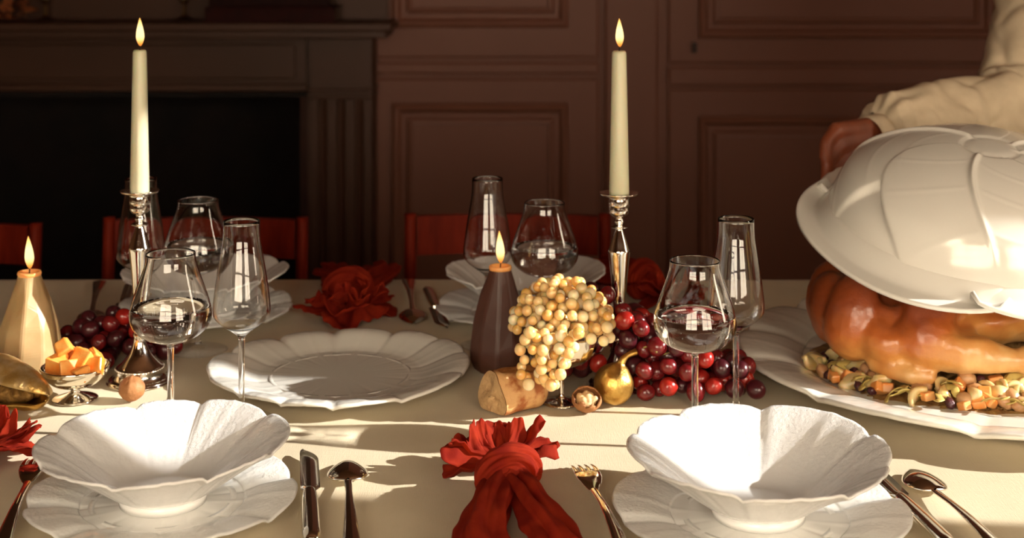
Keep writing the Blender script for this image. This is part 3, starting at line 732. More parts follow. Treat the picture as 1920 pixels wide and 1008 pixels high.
bunch('red_grape_bunch', 'dark red grapes between the beige cone candle and the silver candlestick', pts, RB_, (4, 2, 5), 3, group='red grapes')
pts = [P(-11, 672, .02), P(-22, 700, .012), P(-38, 655, .012), P(-30, 675, .03), P(-53, 690, .012), P(-20, 640, .026), P(-66, 665, .012)]
bunch('red_grape_bunch', 'few red grapes behind the gilded pod, on the other side of the beige candle', pts, RB_, (4, 3, 2), 4, group='red grapes')

# footed silver dishes
def footed(name, x, y, prof, ribs, label, gm=True):
    t = thing(name, label, 'dish', (x, y, Z)); v, f = lathe(smooth_prof(prof, 3), 72)
    if ribs:
        n = ribs; v2 = []
        for (a, b, c) in v:
            r = math.hypot(a, b); th = math.atan2(b, a)
            k = 1+.035*abs(math.sin(th*n/2))*ss_(.5, .65, (c-prof[0][1])/max(p[1] for p in prof)) if r > .006 else 1
            v2.append((a*k, b*k, c))
        v = v2
    obj('cup_and_foot', v, f, M['silver'], t); return t
WX, WYg = X_(1053, 1.63), 1.63
footed('footed_bowl', WX, WYg, [(0, 0), (.021, 0), (.0215, .0015), (.018, .003), (.008, .005), (.0035, .009), (.0032, .02), (.0032, .036), (.006, .042), (.02, .046), (.034, .055), (.0415, .068), (.044, .079), (.0445, .082), (.043, .083), (.041, .078), (.033, .058), (.02, .050), (0, .048)], 44, 'fluted silver footed bowl holding the white grapes')
def in_white(p):
    q = p-Vector((WX, WYg, TOP+.088)); a = math.hypot(q.x/.060, q.y/.054)
    if q.z < -.003:
        if q.x < -.010 and q.x > -.05 and -.062 < q.y < -.046 and q.z > -.05: return True      # a strand over the rim
        return False
    return a*a+(q.z/.058)**2 < 1 and (a*a+(max(0, q.z)/.058)**2 > .45 or q.z < .01)
pts = fill(in_white, ((WX-.07, WX+.07), (WYg-.075, WYg+.06), (TOP+.03, TOP+.15)), .0112, 9000, 9, prefer=lambda p: -p.z+p.y*.8)
pts = [p for p in pts if not (p.z < TOP+.087 and math.hypot(p.x-WX, p.y-WYg) < .0520)]
rg = random.Random(12)
for k in range(700):                                  # strands hanging over the rim towards the bread
    yy = rg.uniform(622, 722); c0 = float(np.interp(yy, [622, 660, 690, 722], [1030, 1040, 1036, 1033])); w0_ = float(np.interp(yy, [622, 660, 690, 722], [56, 40, 24, 10]))
    p = PD(c0+rg.uniform(-w0_, w0_), yy, rg.uniform(1.556, 1.576))
    if all((p-q).length > .0106 for q in pts): pts.append(p)
for k in range(9):
    p = PD(1130+rg.uniform(-6, 18), 610+rg.uniform(-25, 38), 1.585+.02*rg.random())
    if all((p-q).length > .0108 for q in pts): pts.append(p)
for q in pts:                                         # berries on the rim rest on top of it
    if abs(math.hypot(q.x-WX, q.y-WYg)-.044) < .0085 and TOP+.066 < q.z < TOP+.0915: q.z = TOP+.0915
print('white', len(pts))
bunch('white_grape_bunch', 'small pale golden grapes heaped in the silver footed bowl', pts, WB_, (5, 4, 3), 6, (.86, 1.1),
      stems=[[PD(1062, 600, 1.6), PD(1060, 640, 1.565), PD(1044, 680, 1.566), PD(1036, 715, 1.572)]])
DX, DY = X_(141, 1.645), 1.645
footed('footed_dish', DX, DY, [(0, 0), (.0245, 0), (.025, .0015), (.018, .004), (.007, .008), (.0055, .011), (.010, .014), (.024, .018), (.034, .026), (.0385, .033), (.0395, .036), (.0405, .0385), (.039, .0395), (.0375, .036), (.03, .026), (.016, .019), (0, .0175)], 0, 'small silver footed dish holding orange pieces')
for i, (dx, dy, dz, s, rz, rx) in enumerate([(-.022, -.004, .040, .017, .4, .5), (-.004, -.020, .037, .017, 1.3, -.3), (.012, -.008, .046, .016, 2.2, .7), (.026, -.012, .040, .014, .2, -.5), (.006, .014, .042, .016, 2.9, .3),
        (-.014, .016, .042, .014, .9, .9), (-.012, -.004, .058, .013, 1.9, 1.0), (.022, .010, .044, .013, 2.5, -.8), (.012, -.024, .036, .013, .6, 1.4)]):
    v = []; f = []; n = 6
    for k in range(n+1):                              # a wedge with one rounded skin side
        a = -.75+1.5*k/n
        for z in (-.8, .8): v.append((math.cos(a)*s*1.15-.3*s, math.sin(a)*s*1.25, z*s*(.8+.1*math.sin(5*k+i))))
    c = len(v); v += [(-.75*s, 0, -.75*s), (-.75*s, 0, .7*s)]
    for k in range(n): f.append((2*k, 2*k+2, 2*k+3, 2*k+1))
    f += [tuple([2*k for k in range(n, -1, -1)]+[c]), tuple([2*k+1 for k in range(n+1)]+[c+1]), (c, 0, 1, c+1), (2*n, c, c+1, 2*n+1)]
    me = mesh('fruit', v, f, [M['orange'], M['pith']], smooth=False)
    for k, p in enumerate(me.polygons): p.material_index = 0 if k < n else 1
    o = link('orange_piece', me, None, (DX+dx, DY+dy, Z+dz+.002), (rx, .3*math.sin(i), rz)); b = o.modifiers.new('b', 'BEVEL'); b.width = .0022; b.segments = 2
    tag(o, 'juicy chunk of orange fruit in the small silver dish', 'fruit', 'orange pieces in the silver dish')

# walnuts, golden fruit, gilded pod, bread
def wal(p): return .0011*noise.noise(p*190)+.0006*noise.noise(p*420)
p = P(247, 752, 0)
v = []; f = []; ell(v, f, (0, 0, 0), (.0152, .0142, .0145), seg=40, rings=26); v = [tuple(Vector(q)*(1+.07*noise.noise(Vector(q)*170)+(.04 if abs(q[0]) < .0012 else 0))) for q in v]
t = thing('walnut', 'whole walnut in its shell at the foot of the silver candlestick', 'walnut', (p.x, p.y, Z+.0146)); obj('shell', v, f, M['shell'], t)
p = P(1100, 772, 0)
t = thing('walnut', 'cracked walnut with the kernel showing, between bread and golden fruit', 'walnut', (p.x, p.y, Z+.0142), (.45, .1, .2))
v = []; f = []; ell(v, f, (0, 0, 0), (.0175, .0155, .0145), seg=44, rings=28)
keep = []; vv = [Vector(q) for q in v]
gap = lambda q: q.z > .0035+.003*math.sin(9*q.x*60) and q.y < .006
for q in f:
    c = sum((vv[i] for i in q), Vector())/len(q)
    if not gap(c): keep.append(q)
vv = [q*(1+.06*noise.noise(q*170)) for q in vv]
o = obj('shell', [tuple(q) for q in vv], keep, M['shell'], t); md = o.modifiers.new('s', 'SOLIDIFY'); md.thickness = .0016; md.offset = -1
v = []; f = []
for i in range(26):
    a = rnd.uniform(0, TAU); r = rnd.uniform(0, .0095); ell(v, f, (r*math.cos(a), r*math.sin(a)*.8, rnd.uniform(0, .0045)), rnd.uniform(.0028, .0045), seg=8, rings=6)
ell(v, f, (0, 0, -.002), (.0125, .0105, .006))
remesh('kernel', v, f, M['kernel'], .0009, 3, t)
p = P(1151, 757, 0)
t = thing('golden_fruit', 'round golden fig-like fruit with stalk beside the cracked walnut', 'fruit', (p.x, p.y, Z+.0232), (0, .35, .2))
v, f = lathe(smooth_prof([(0, -.0225), (.012, -.021), (.0205, -.012), (.0235, 0), (.0205, .0115), (.012, .0205), (.006, .0245), (.0045, .028)], 4)+[(0, .028)], 40)
v = [(a*(1+.02*math.sin(7*math.atan2(b, a)+c*90)), b*(1+.02*math.sin(7*math.atan2(b, a)+c*90)), c) for a, b, c in v]; obj('flesh', v, f, M['gold'], t)
v, f = sweep(curve([(0, 0, .024), (.002, 0, .032), (.007, .001, .038), (.014, .002, .043)], 5), lerp_f([(0, .0055), (.5, .0036), (1, .005)]), lerp_f([(0, .0055), (.5, .003), (1, .004)]), 12); obj('stalk', v, f, M['gold'], t)
p = P(4, 766, 0)
t = thing('gilded_pod', 'split gilded seed pod with pale rough inside, beside the orange dish', 'fruit', (p.x, p.y, Z+.0265), (.15, .1, -.5), scale=1.28)
def pod(side):
    v = []; f = []; n, k = 26, 20
    for i in range(n+1):
        u = -1+2*i/n; r = .024*math.sqrt(max(0, 1-u*u))**.8*(1-.25*max(0, u))
        for j in range(k+1):
            a = (.12 if side > 0 else -.25)+(PI-.05)*j/k*1.0 if side > 0 else PI+.25+(PI-.55)*j/k
            q = r*(1+.05*math.sin(9*u+3*a))
            v.append((u*.045+(.012*max(0, u)**3), q*math.cos(a), q*math.sin(a)*.85))
    for i in range(n):
        for j in range(k): f.append((i*(k+1)+j, i*(k+1)+j+1, (i+1)*(k+1)+j+1, (i+1)*(k+1)+j))
    return v, f
v, f = pod(1); o = obj('upper_shell', v, f, M['gold_pale'], t, (0, .004, .004), (-.45, 0, 0)); o.modifiers.new('s', 'SOLIDIFY').thickness = .002
v, f = pod(-1); o = obj('lower_shell', v, f, M['gold'], t); o.modifiers.new('s', 'SOLIDIFY').thickness = .002
v = []; f = []
for i in range(60): ell(v, f, (rnd.uniform(-.032, .036), rnd.uniform(-.014, .014), rnd.uniform(-.005, .006)), rnd.uniform(.003, .005), seg=7, rings=5)
ell(v, f, (0, 0, 0), (.04, .0195, .013)); remesh('seed_mass', v, f, M['pod'], .0018, 2, t)
# bread: end of a baguette, cut face towards the napkin
c = P(965, 765, 0)
t = thing('bread_piece', 'torn end of a crusty baguette in front of the brown cone candle', 'bread', (c.x, c.y, Z), (0, 0, .55))
L = .07; v = []; f = []; n, k = 22, 30
def bw(u): return .0295*(1-.1*u)*(1 if u < .72 else math.sqrt(max(0, 1-((u-.72)/.28)**2))*.94+.06)
for i in range(n+1):
    u = i/n; s = bw(u)
    for j in range(k):
        a = TAU*j/k; y = math.cos(a)*s; z = math.sin(a)*s*.92
        z = max(z, -s*.72)
        g = math.exp(-((a-1.75-.6*(u-.5))/.34)**2)*(1 if .12 < u < .9 else .2)
        q = 1-.17*g+.11*math.exp(-((a-2.3-.6*(u-.5))/.16)**2)+.05*noise.noise(Vector((u*4, y*60, z*60)))
        v.append((u*L-.03+.004*math.sin(a*2)*(1-u), y*q, z*q+.0215))
for i in range(n):
    for j in range(k): f.append((i*k+j, (i+1)*k+j, (i+1)*k+(j+1) % k, i*k+(j+1) % k))
f.append(tuple(range(n*k, n*k+k)))
crust = mesh('crust', v, f, [M['crust'], M['score']])
for q in crust.polygons:
    a = TAU*((q.vertices[0] % k)+.5)/k; u = (q.vertices[0]//k)/n
    if abs(a-1.72-.6*(u-.5)) < .36 and .1 < u < .88: q.material_index = 1
link('crust', crust, t)
v2 = []; f2 = []
for r in range(7):
    for j in range(k):
        x, y, z = v[j]; s = 1-r/7; v2.append((x-.0005+.004*(1-s)*noise.noise(Vector((r*1.3, j*.9, 2))), y*s*.985, (z-.02)*s*.985+.02))
for r in range(6):
    for j in range(k): f2.append((r*k+j, r*k+(j+1) % k, (r+1)*k+(j+1) % k, (r+1)*k+j))
f2.append(tuple(range(6*k, 7*k))); obj('cut_face', v2, f2, M['crumb'], t)

# ------------------------------------------------------------------ napkins
def fold_noise(a, b, s): return noise.noise(Vector((a, b, s)))
def napkin_parts(seed, tail_dir=(.1, -1)):
    rg = random.Random(seed); parts = []
    for layer in range(4):                            # ruffled top
        v = []; f = []; nu, na = 12, 90; ph = rg.uniform(0, TAU); ph2 = rg.uniform(0, TAU)
        el = (.05, .25, .5, .8)[layer]; span = (2.3, 2.1, 1.9, 1.5)[layer]; R0 = (.056, .054, .05, .044)[layer]
        for i in range(nu+1):
            u = i/nu
            for j in range(na+1):
                s = -1+2*j/na; a = s*span*.75+PI/2+.25
                R = R0*(1+.3*fold_noise(s*2.6, layer*3.1, seed)+.16*fold_noise(s*6, layer, seed+4)+.05*fold_noise(s*16, layer, seed))*u+.004
                ruf = (.006*math.sin(6*s+ph)+.0035*math.sin(13*s+ph2+2*u)+.009*fold_noise(s*4, u*2.5, seed+layer)+.004*fold_noise(s*11, u*6, seed+layer*2))*min(1, u*1.6)
                x = math.cos(a)*R*math.cos(el*u); y = math.sin(a)*R*math.cos(el*u)
                y += .014; z = .02+R*math.sin(el*u)*.8-.012*u*(1 if layer == 0 else .3)+ruf
                v.append((x, y, max(z, .0015+.0006*layer)))
        for i in range(nu):
            for j in range(na): f.append((i*(na+1)+j, (i+1)*(na+1)+j, (i+1)*(na+1)+j+1, i*(na+1)+j+1))
        parts.append(('ruffle', v, f))
    # knot: a band wound round the gathered cloth
    pth = []
    for k in range(41):
        a = TAU*k/40; pth.append((math.cos(a)*.021, -.034+.012*math.cos(a+.5), .0225+math.sin(a)*.0155))
    fo = lambda t, a: 1+.3*(abs(math.sin(3*a+1.5*math.sin(t*TAU)))-.6)+.2*(abs(math.sin(7*a-2*math.cos(t*TAU)))-.6)+.12*fold_noise(math.cos(t*TAU)*2, math.sin(t*TAU)*2+a, seed)
    v, f = sweep(pth, .0125, .0165, 72, up=(0, 1, .05), fold=fo, cap=False); v = [(a, b, max(c, .001)) for a, b, c in v]; parts.append(('knot', v, f))
    v, f = sweep(curve([(0, .004, .022), (0, -.03, .024), (.002, -.06, .022)], 6), .014, .012, 24, fold=lambda t, a: 1+.12*math.sin(6*a)); parts.append(('gather', v, f))
    dx, dy = tail_dir
    for q, (off, wd, dx) in enumerate(((-.017, .018, -dx*.6), (.008, .017, dx*.5))):
        pth = curve([(off*.4, -.04, .021), (off+dx*.03, -.04+dy*.04, .019), (off*1.6+dx*.08, -.04+dy*.085, .016), (off*2.0+dx*.12, -.04+dy*.12, .014), (off*2.2+dx*.15, -.04+dy*.155, .012)], 7)
        fo = lambda t, a, q=q: 1+.5*(abs(math.sin(2.5*a+1.6*math.sin(3*t+q)+q))-.6)+.2*(abs(math.sin(5*a-3*t))-.6)+.2*fold_noise(t*6, math.cos(a)*1.5, seed+q)
        v, f = sweep(pth, lerp_f([(0, .012), (.3, wd*.85), (1, wd*1.35)]), lerp_f([(0, .010), (.3, .0155), (1, .0105)]), 84, fold=fo)
        parts.append(('tail', [(a, b, max(c, .0012)) for a, b, c in v], f))
    return parts
nap_meshes = {}
def napkin(x, y, rz, seed, label, tail_dir=(.1, -1), sc=1):
    t = thing('napkin', label, 'napkin', (x, y, Z), (0, 0, rz), 'knotted red napkins', sc)
    key = (seed, tail_dir)
    if key not in nap_meshes: nap_meshes[key] = [(n, mesh(n, v, f, M['napkin'])) for n, v, f in napkin_parts(seed, tail_dir)]
    for n, me in nap_meshes[key]:
        o = link(n, me, t)
        if n == 'ruffle': md = o.modifiers.new('s', 'SOLIDIFY'); md.thickness = .0007
p = P(945, 905, .0)
napkin(p.x, p.y, .13, 21, 'knotted red napkin lying between the two bowls, ruffle lit orange')
p = P(-50, 884, .0)
napkin(p.x, p.y, -.3, 22, 'knotted red napkin beside the fork by the gilded pod')
p = P(672, 603, .0)
napkin(p.x-.02, p.y+.04, PI+.1, 23, 'dark red knotted napkin in shade behind the charger plate', sc=1.15)
p = P(1235, 572, 0)
napkin(p.x, p.y+.02, PI+.5, 24, 'dark red knotted napkin in shade behind the right silver candlestick', sc=1.1)

# ------------------------------------------------------------------ cutlery (local +Y is the head end)
def spoon_parts():
    v = []; f = []; n, k = 20, 14; L, W = .062, .0205
    for side in (0, 1):
        for i in range(n+1):
            u = i/n; w = W*math.sin(PI*min(1, .06+.94*u)**.85)**.62 if 0 < u < 1 else .0022
            for j in range(k+1):
                s = -1+2*j/k; dep = .0085*(1-s*s)*math.sin(PI*(.08+.84*u))
                v.append((s*w, .098+u*L, .0012+dep+(.0012 if side == 0 else 0)+.004*(1-u)**2))
    m = (n+1)*(k+1)
    for i in range(n):
        for j in range(k):
            a = i*(k+1)+j; q = (a, a+1, a+k+2, a+k+1); f.append(q); f.append(tuple(m+x for x in reversed(q)))
    for i in range(n):
        for j in (0, k):
            a = i*(k+1)+j; q = (a, a+k+1, m+a+k+1, m+a); f.append(q if j == 0 else tuple(reversed(q)))
    hv, hf = handle(); return [('bowl', v, f), ('handle', hv, hf)]
def handle(y1=.1):
    return sweep(curve([(0, -.102, .0035), (0, -.06, .0055), (0, 0, .0095), (0, .05, .0095), (0, y1, .0058)], 7),
                 lerp_f([(0, .004), (.04, .0105), (.2, .0098), (.5, .0058), (.8, .0036), (1, .0042)]), lerp_f([(0, .0012), (.2, .0018), (.6, .0024), (1, .0016)]), 14)
def fork_parts():
    out = []; v, f = sweep(curve([(0, .094, .006), (0, .105, .008), (0, .118, .0095), (0, .132, .0098)], 5), lerp_f([(0, .0045), (.35, .0095), (.7, .0128), (1, .0132)]), .0013, 16); out.append(('head', v, f))
    for q in range(4):
        x = -.0105+.007*q
        v, f = sweep(curve([(x, .13, .0098), (x, .145, .0090), (x*.97, .160, .0062), (x*.95, .176, .0018)], 4), lerp_f([(0, .0025), (.7, .0021), (1, .0008)]), lerp_f([(0, .0013), (1, .0008)]), 8); out.append(('tine', v, f))
    hv, hf = handle(); out.append(('handle', hv, hf)); return out
def knife_parts():
    v = []; f = []; n = 16
    for i in range(n+1):
        u = i/n; y = .005+u*.115
        x0 = -.0085+(.0 if u < .9 else .004*((u-.9)/.1)**2); x1 = .0105 if u < .7 else .0105-.0165*((u-.7)/.3)**2.2
        if u < .06: x0 += .003*(1-u/.06); x1 -= .004*(1-u/.06)
        for (x, z) in ((x0, .0062), (x0, .0040), (x1, .0048), (x1, .0054)): v.append((x, y, z))
    for i in range(n):
        for q in range(4): r = (q+1) % 4; f.append((4*i+q, 4*i+r, 4*i+4+r, 4*i+4+q))
    f += [(3, 2, 1, 0), (4*n, 4*n+1, 4*n+2, 4*n+3)]
    hv, hf = sweep(curve([(0, -.11, .0052), (0, -.06, .0056), (0, -.01, .0055), (0, .007, .0052)], 6), lerp_f([(0, .0055), (.1, .0088), (.6, .0078), (.95, .0062), (1, .005)]), lerp_f([(0, .003), (.1, .005), (1, .0042)]), 16)
    return [('blade', v, f), ('handle', hv, hf)]
CUT = {n: [(a, mesh(a, v, f, M['steel'] if a == 'blade' else M['silver'])) for a, v, f in fn()] for n, fn in (('spoon', spoon_parts), ('fork', fork_parts), ('knife', knife_parts))}
TIP = {'spoon': .16, 'fork': .176, 'knife': .12}
def cutlery(kind, tip, toward, label):
    """tip pixel and a pixel along the handle, both on the cloth"""
    a, b = P(*tip), P(*toward); d = (a-b); d.z = 0; d.normalize()
    o = a-d*TIP[kind]; rz = math.atan2(d.y, d.x)-PI/2
    t = thing(kind, label, kind, (o.x, o.y, Z+.0004), (0, 0, rz), 'silver cutlery')
    for n, me in CUT[kind]: link(n, me, t)
cutlery('fork', (74, 862), (16, 1005), 'silver fork lying beside the bowl and the napkin by the gilded pod')
cutlery('knife', (577, 852), (583, 1000), 'silver knife lying between the bowl and a spoon')
cutlery('spoon', (650, 870), (658, 1004), 'silver spoon lying face down beside the knife with the sunlit blade')
cutlery('fork', (1086, 874), (1150, 1005), 'silver fork lying between the red napkin and the bowl')
cutlery('spoon', (1706, 888), (1830, 1005), 'silver spoon lying beside the platter and the bowl')
cutlery('knife', (1608, 862), (1752, 1005), 'silver knife tucked beside the plate, next to the spoon by the platter')
cutlery('spoon', (168, 612), (184, 545), 'silver spoon in shade behind the left red grapes')
cutlery('knife', (218, 612), (244, 540), 'silver knife in shade next to the plate before the firebox')
cutlery('spoon', (776, 610), (768, 548), 'silver spoon in shade beside a knife, behind the charger plate')
cutlery('knife', (833, 622), (800, 545), 'silver knife in shade beside the plate behind the brown cone candle')

# ------------------------------------------------------------------ roast bird and stuffing
BX, BY, BZ = .565, 1.735, Z+.036
v = []; f = []
E = lambda c, r, rot=(0, 0, 0): ell(v, f, c, r, Euler(rot), 24, 16)
E((-.02, 0, .06), (.145, .08, .06)); E((.08, 0, .06), (.11, .072, .052)); E((-.05, 0, .078), (.10, .07, .05), (0, -.1, 0))
E((-.148, -.038, .05), (.04, .042, .054), (0, .25, .3)); E((-.148, .038, .05), (.04, .042, .054)); E((-.165, 0, .05), (.03, .045, .045))
for s in (-1, 1):
    E((-.06, s*.085, .034), (.045, .034, .03)); E((-.118, s*.062, .032), (.04, .045, .034)); E((-.082, s*.074, .05), (.05, .042, .046), (0, .15, s*.15))
    limb(v, f, [(Vector((-.085, s*.094, .038)), .035), (Vector((-.045, s*.112, .028)), .028), (Vector((-.01, s*.123, .022)), .0175), (Vector((.014, s*.127, .020)), .013)])
    E((.024, s*.129, .022), (.014, .014, .017)); E((.03, s*.131, .004), (.0115, .011, .018))
    limb(v, f, [(Vector((.10, s*.072, .056)), .027), (Vector((.145, s*.084, .05)), .02), (Vector((.11, s*.10, .034)), .014)])
    limb(v, f, [(Vector((-.135, s*.075, .004)), .013), (Vector((-.105, s*.105, -.002)), .012), (Vector((-.085, s*.112, -.003)), .010)])
def bird_d(p):
    d = .0016*noise.noise(p*45)+.0007*noise.noise(p*160)
    d -= .015*math.exp(-((p.x+.124-.35*(p.z-.06))/.009)**2)*ss_(.035, .075, p.z)*ss_(.0, -.04, p.y)          # deep crease before the thigh
    d -= .012*math.exp(-((p.z-.058-.1*(p.x+.03))/.008)**2)*ss_(-.08, -.03, p.x)*ss_(.07, .02, p.x)*ss_(-.045, -.075, p.y)
    return d
bird = remesh('roast_bird', v, f, M['roast'], .004, 4, None, (BX, BY, BZ), (0, 0, .06), disp=bird_d)
tag(bird, 'golden-brown roast bird lying on stuffing under the raised lid', 'roast bird')
# stuffing bed
def mound(x, y):
    q = math.hypot((x+.005)/.232, y/.178); return .020*(1-ss_(.6, 1, q))
v = []; f = []; n = 70
for j in range(n+1):
    for i in range(n+1):
        x = -.25+.5*i/n; y = -.2+.4*j/n; h = mound(x, y)
        v.append((x, y, (.0085 if h <= 0 else .0105+h*(.8+.45*noise.noise(Vector((x*60, y*60, 0))))+.004*noise.noise(Vector((x*140, y*140, 5))))))
for j in range(n):
    for i in range(n):
        q = (j*(n+1)+i, j*(n+1)+i+1, (j+1)*(n+1)+i+1, (j+1)*(n+1)+i)
        if max(v[k][2] for k in q) > .0095: f.append(q)
st = tag(obj('stuffing', v, f, M['stuffing'], None, (PLX-.02, PLY, Z)), 'moist brown stuffing spread on the platter under the bird', 'stuffing'); st['kind'] = 'stuff'
def chunk(kind, s, rg):
    v = []; f = []
    if kind == 'carrot': v, f = box(-s, s, -s*.8, s*.8, -s*.7, s*.7, bev=s*.25)
    elif kind == 'onion':
        for i in range(9):
            a = -1.1+2.2*i/8; w = s*.75*math.cos(a*1.25)
            for r in (1, .72): v += [(r*s*1.5*math.cos(a)-s, r*s*1.5*math.sin(a), w), (r*s*1.5*math.cos(a)-s, r*s*1.5*math.sin(a), -w)]
        for i in range(8):
            b = 4*i; f += [(b, b+1, b+5, b+4), (b+2, b+6, b+7, b+3), (b, b+4, b+6, b+2), (b+1, b+3, b+7, b+5)]
        f += [(0, 2, 3, 1), (32, 33, 35, 34)]
    elif kind in ('chestnut', 'raisin'):
        ell(v, f, (0, 0, 0), (s, s*.85, s*.7), seg=12, rings=8); v = [tuple(Vector(q)*(1+.25*noise.noise(Vector(q)*(1.5/s)+Vector((rg.random()*9, 0, 0))))) for q in v]
    else:
        v, f = sweep(curve([(-2.2*s, 0, 0), (-s, .5*s, .5*s), (0, -.3*s, .8*s), (1.2*s, .4*s, .3*s), (2.2*s, -.2*s, 0)], 3), s*.6, s*.13, 8)
    return v, f
KN = {'carrot': ('orange carrot cube in the stuffing around the roast bird', 'vegetable', .0062, 'carrot'), 'onion': ('pale onion wedge in the stuffing around the roast bird', 'vegetable', .0095, 'onion'),
      'chestnut': ('roasted brown chestnut piece in the stuffing around the bird', 'nut', .0075, 'chestnut'), 'raisin': ('dark raisin in the stuffing around the roast bird', 'fruit', .0052, 'raisin'),
      'cabbage': ('yellow-green cabbage shred in the stuffing around the bird', 'vegetable', .0075, 'cabbage')}
rg = random.Random(31); var = {}
for kd, (lb, ct, s, mt) in KN.items(): var[kd] = [mesh(kd+'_piece', *chunk(kd, s, rg), M[mt], smooth=kd not in ('carrot',)) for _ in range(3)]
done = []
for i in range(2600):
    if len(done) >= 230: break
    x, y = rg.uniform(-.245, .22), rg.uniform(-.185, .02)
    q = math.hypot((x+.005)/.232, y/.178)
    if q > 1.0 or q < .5 or any((x-a)**2+(y-b)**2 < .0098**2 for a, b in done): continue
    if x > -.16 and y > -.118: continue
    done.append((x, y))
    kd = rg.choices(list(KN), (4, 5, 5, 2, 5) if q > .72 else (1, 3, 6, 3, 6))[0]; lb, ct, s, mt = KN[kd]
    o = link(kd+'_piece', rg.choice(var[kd]), None, (PLX-.02+x, PLY+y, Z+.0155+mound(x, y)*.95+rg.uniform(0, .003)), (rg.uniform(-.7, .7), rg.uniform(-.7, .7), rg.uniform(0, TAU)), rg.uniform(.95, 1.5))
    tag(o, lb, ct, kd+' pieces in the stuffing')

# ------------------------------------------------------------------ the raised cabbage-leaf lid
LC = Vector((.600, 1.775, TOP+.176)); LROT = Matrix.Rotation(math.radians(1.5), 3, 'Y') @ Matrix.Rotation(math.radians(15), 3, 'X')
lid = thing('serving_cloche', 'cream cabbage-leaf cloche lifted above the roast bird by a hand', 'cloche', LC, LROT.to_euler())
def lid_h(t): return .1*math.sqrt(max(0, 1-(t/1.0)**2.2))
def dome(t, a):
    r = .19*t; z2 = .009*(1-ss_(.1, .3, t))
    for (ca, tw, wd, am) in ((4.25, .6, 1.15, .0105), (5.75, -.5, 1.1, .008), (2.3, .7, 1.2, .009), (.6, .5, 1.2, .008)):   # overlapping leaves, each with a raised edge and midrib
        d = (a-ca-tw*(t-.6)+PI) % TAU-PI; lim = wd*(.55+.5*math.sin(PI*min(1, t*.9+.1)))*(1 if t > .2 else t/.2)
        e = lim-abs(d); z2 = max(z2, am*ss_(0, .05, e)*ss_(.12, .2, t)*(1-.7*ss_(.86, 1, t))) if e > 0 else z2
        dd = abs(d)*t
        z2 += (.0042*math.exp(-(dd/.018)**2)*ss_(.1, .25, t)*ss_(1, .8, t) if e > 0 else 0)
        if e > 0 and abs(d) < 1.1:
            for k_ in (1, 2, 3): z2 += .0007*math.exp(-((t-.28*k_-.32*abs(d)**1.2)/.012)**2)*ss_(0, .06, dd)*ss_(0, .2, e)
    k = 1+z2*3.2; return (r*math.cos(a)*k, r*math.sin(a)*k, lid_h(t)+.006+z2*.9)
v = []; f = []; nt_, na = 90, 420
for i in range(1, nt_+1):
    t_ = math.sin(i/nt_*PI/2)
    for j in range(na): v.append(dome(t_, TAU*j/na))
for i in range(nt_-1):
    for j in range(na): q = (j+1) % na; f.append((i*na+j, (i+1)*na+j, (i+1)*na+q, i*na+q))
c = len(v); v.append((0, 0, dome(0.0001, 0)[2])); f += [(c, j, (j+1) % na) for j in range(na)]
o = obj('dome', v, f, M['lid'], lid); s = o.modifiers.new('s', 'SOLIDIFY'); s.thickness = .004; s.offset = -1
def rim_leaf(a0, a1, seed):                           # broad leaves folding out to make the flange
    v = []; f = []; nu, nw = 14, 40
    for i in range(nu+1):
        u = i/nu
        for j in range(nw+1):
            s = j/nw; a = a0+(a1-a0)*s; edge = math.sin(PI*min(1, max(0, s)))**.35
            r = .184+(.048*u)*(.55+.45*edge)+.004*math.sin(9*s+seed)*u
            z = .016-.022*ss_(0, .55, u)+.010*u*u*(1-edge)*2+.003*math.sin(7*s+seed)*u+.006*s*(1-u)+(.002 if seed % 2 else 0)
            v.append((r*math.cos(a), r*math.sin(a), z))
    for i in range(nu):
        for j in range(nw): f.append((i*(nw+1)+j, (i+1)*(nw+1)+j, (i+1)*(nw+1)+j+1, i*(nw+1)+j+1))
    o = obj('rim_leaf', v, f, M['lid'], lid); m_ = o.modifiers.new('s', 'SOLIDIFY'); m_.thickness = .005; m_.offset = 0
for i, (a, b) in enumerate([(2.55, 4.55), (4.35, 6.0), (5.9, 7.4), (7.3, 8.95)]): rim_leaf(a, b, i)

# ------------------------------------------------------------------ the person lifting the lid
pe = thing('person', 'person in a cream puff-sleeved blouse leaning over to lift the lid', 'person', (1.045, 2.58, 0))
O = Vector((1.0, 2.5, 0))
V3 = lambda *a: Vector(a)-O
BK = Vector((.045, .08, 0))                           # the figure's own origin lies this far from O
v = []; f = []
sh_r, el_r, wr_r = V3(.865, 2.29, 1.315), PD(1912, 182, 2.19)-O-BK, PD(1642, 258, 2.035)-O-BK
sh_l, el_l = V3(1.17, 2.33, 1.31), V3(1.13, 2.06, 1.08); wr_l = V3(.90, 1.93, 1.015)-BK
limb(v, f, [(V3(1.0, 2.5, .95), .125), (V3(.995, 2.46, 1.06), .105), (V3(1.01, 2.38, 1.2), .12), (V3(1.015, 2.34, 1.28), .105)], 16)
limb(v, f, [(sh_r, .05), (V3(1.015, 2.325, 1.32), .062), (sh_l, .05)]); limb(v, f, [(V3(1.015, 2.33, 1.3), .06), (V3(1.01, 2.27, 1.41), .05), (V3(1.0, 2.23, 1.46), .05)])
for a, b, c in ((sh_r, el_r, wr_r), (sh_l, el_l, wr_l)): limb(v, f, [(a, .047), (a.lerp(b, .5), .043), (b, .036)]); limb(v, f, [(b, .036), (b.lerp(c, .35), .036), (c, .0245)])
for s in (-1, 1): limb(v, f, [(V3(1.0+s*.08, 2.5, .9), .09), (V3(1.0+s*.085, 2.5, .5), .058), (V3(1.0+s*.085, 2.53, .3), .05), (V3(1.0+s*.085, 2.53, .07), .034)]); limb(v, f, [(V3(1.0+s*.085, 2.54, .045), .038), (V3(1.0+s*.09, 2.42, .03), .028)])
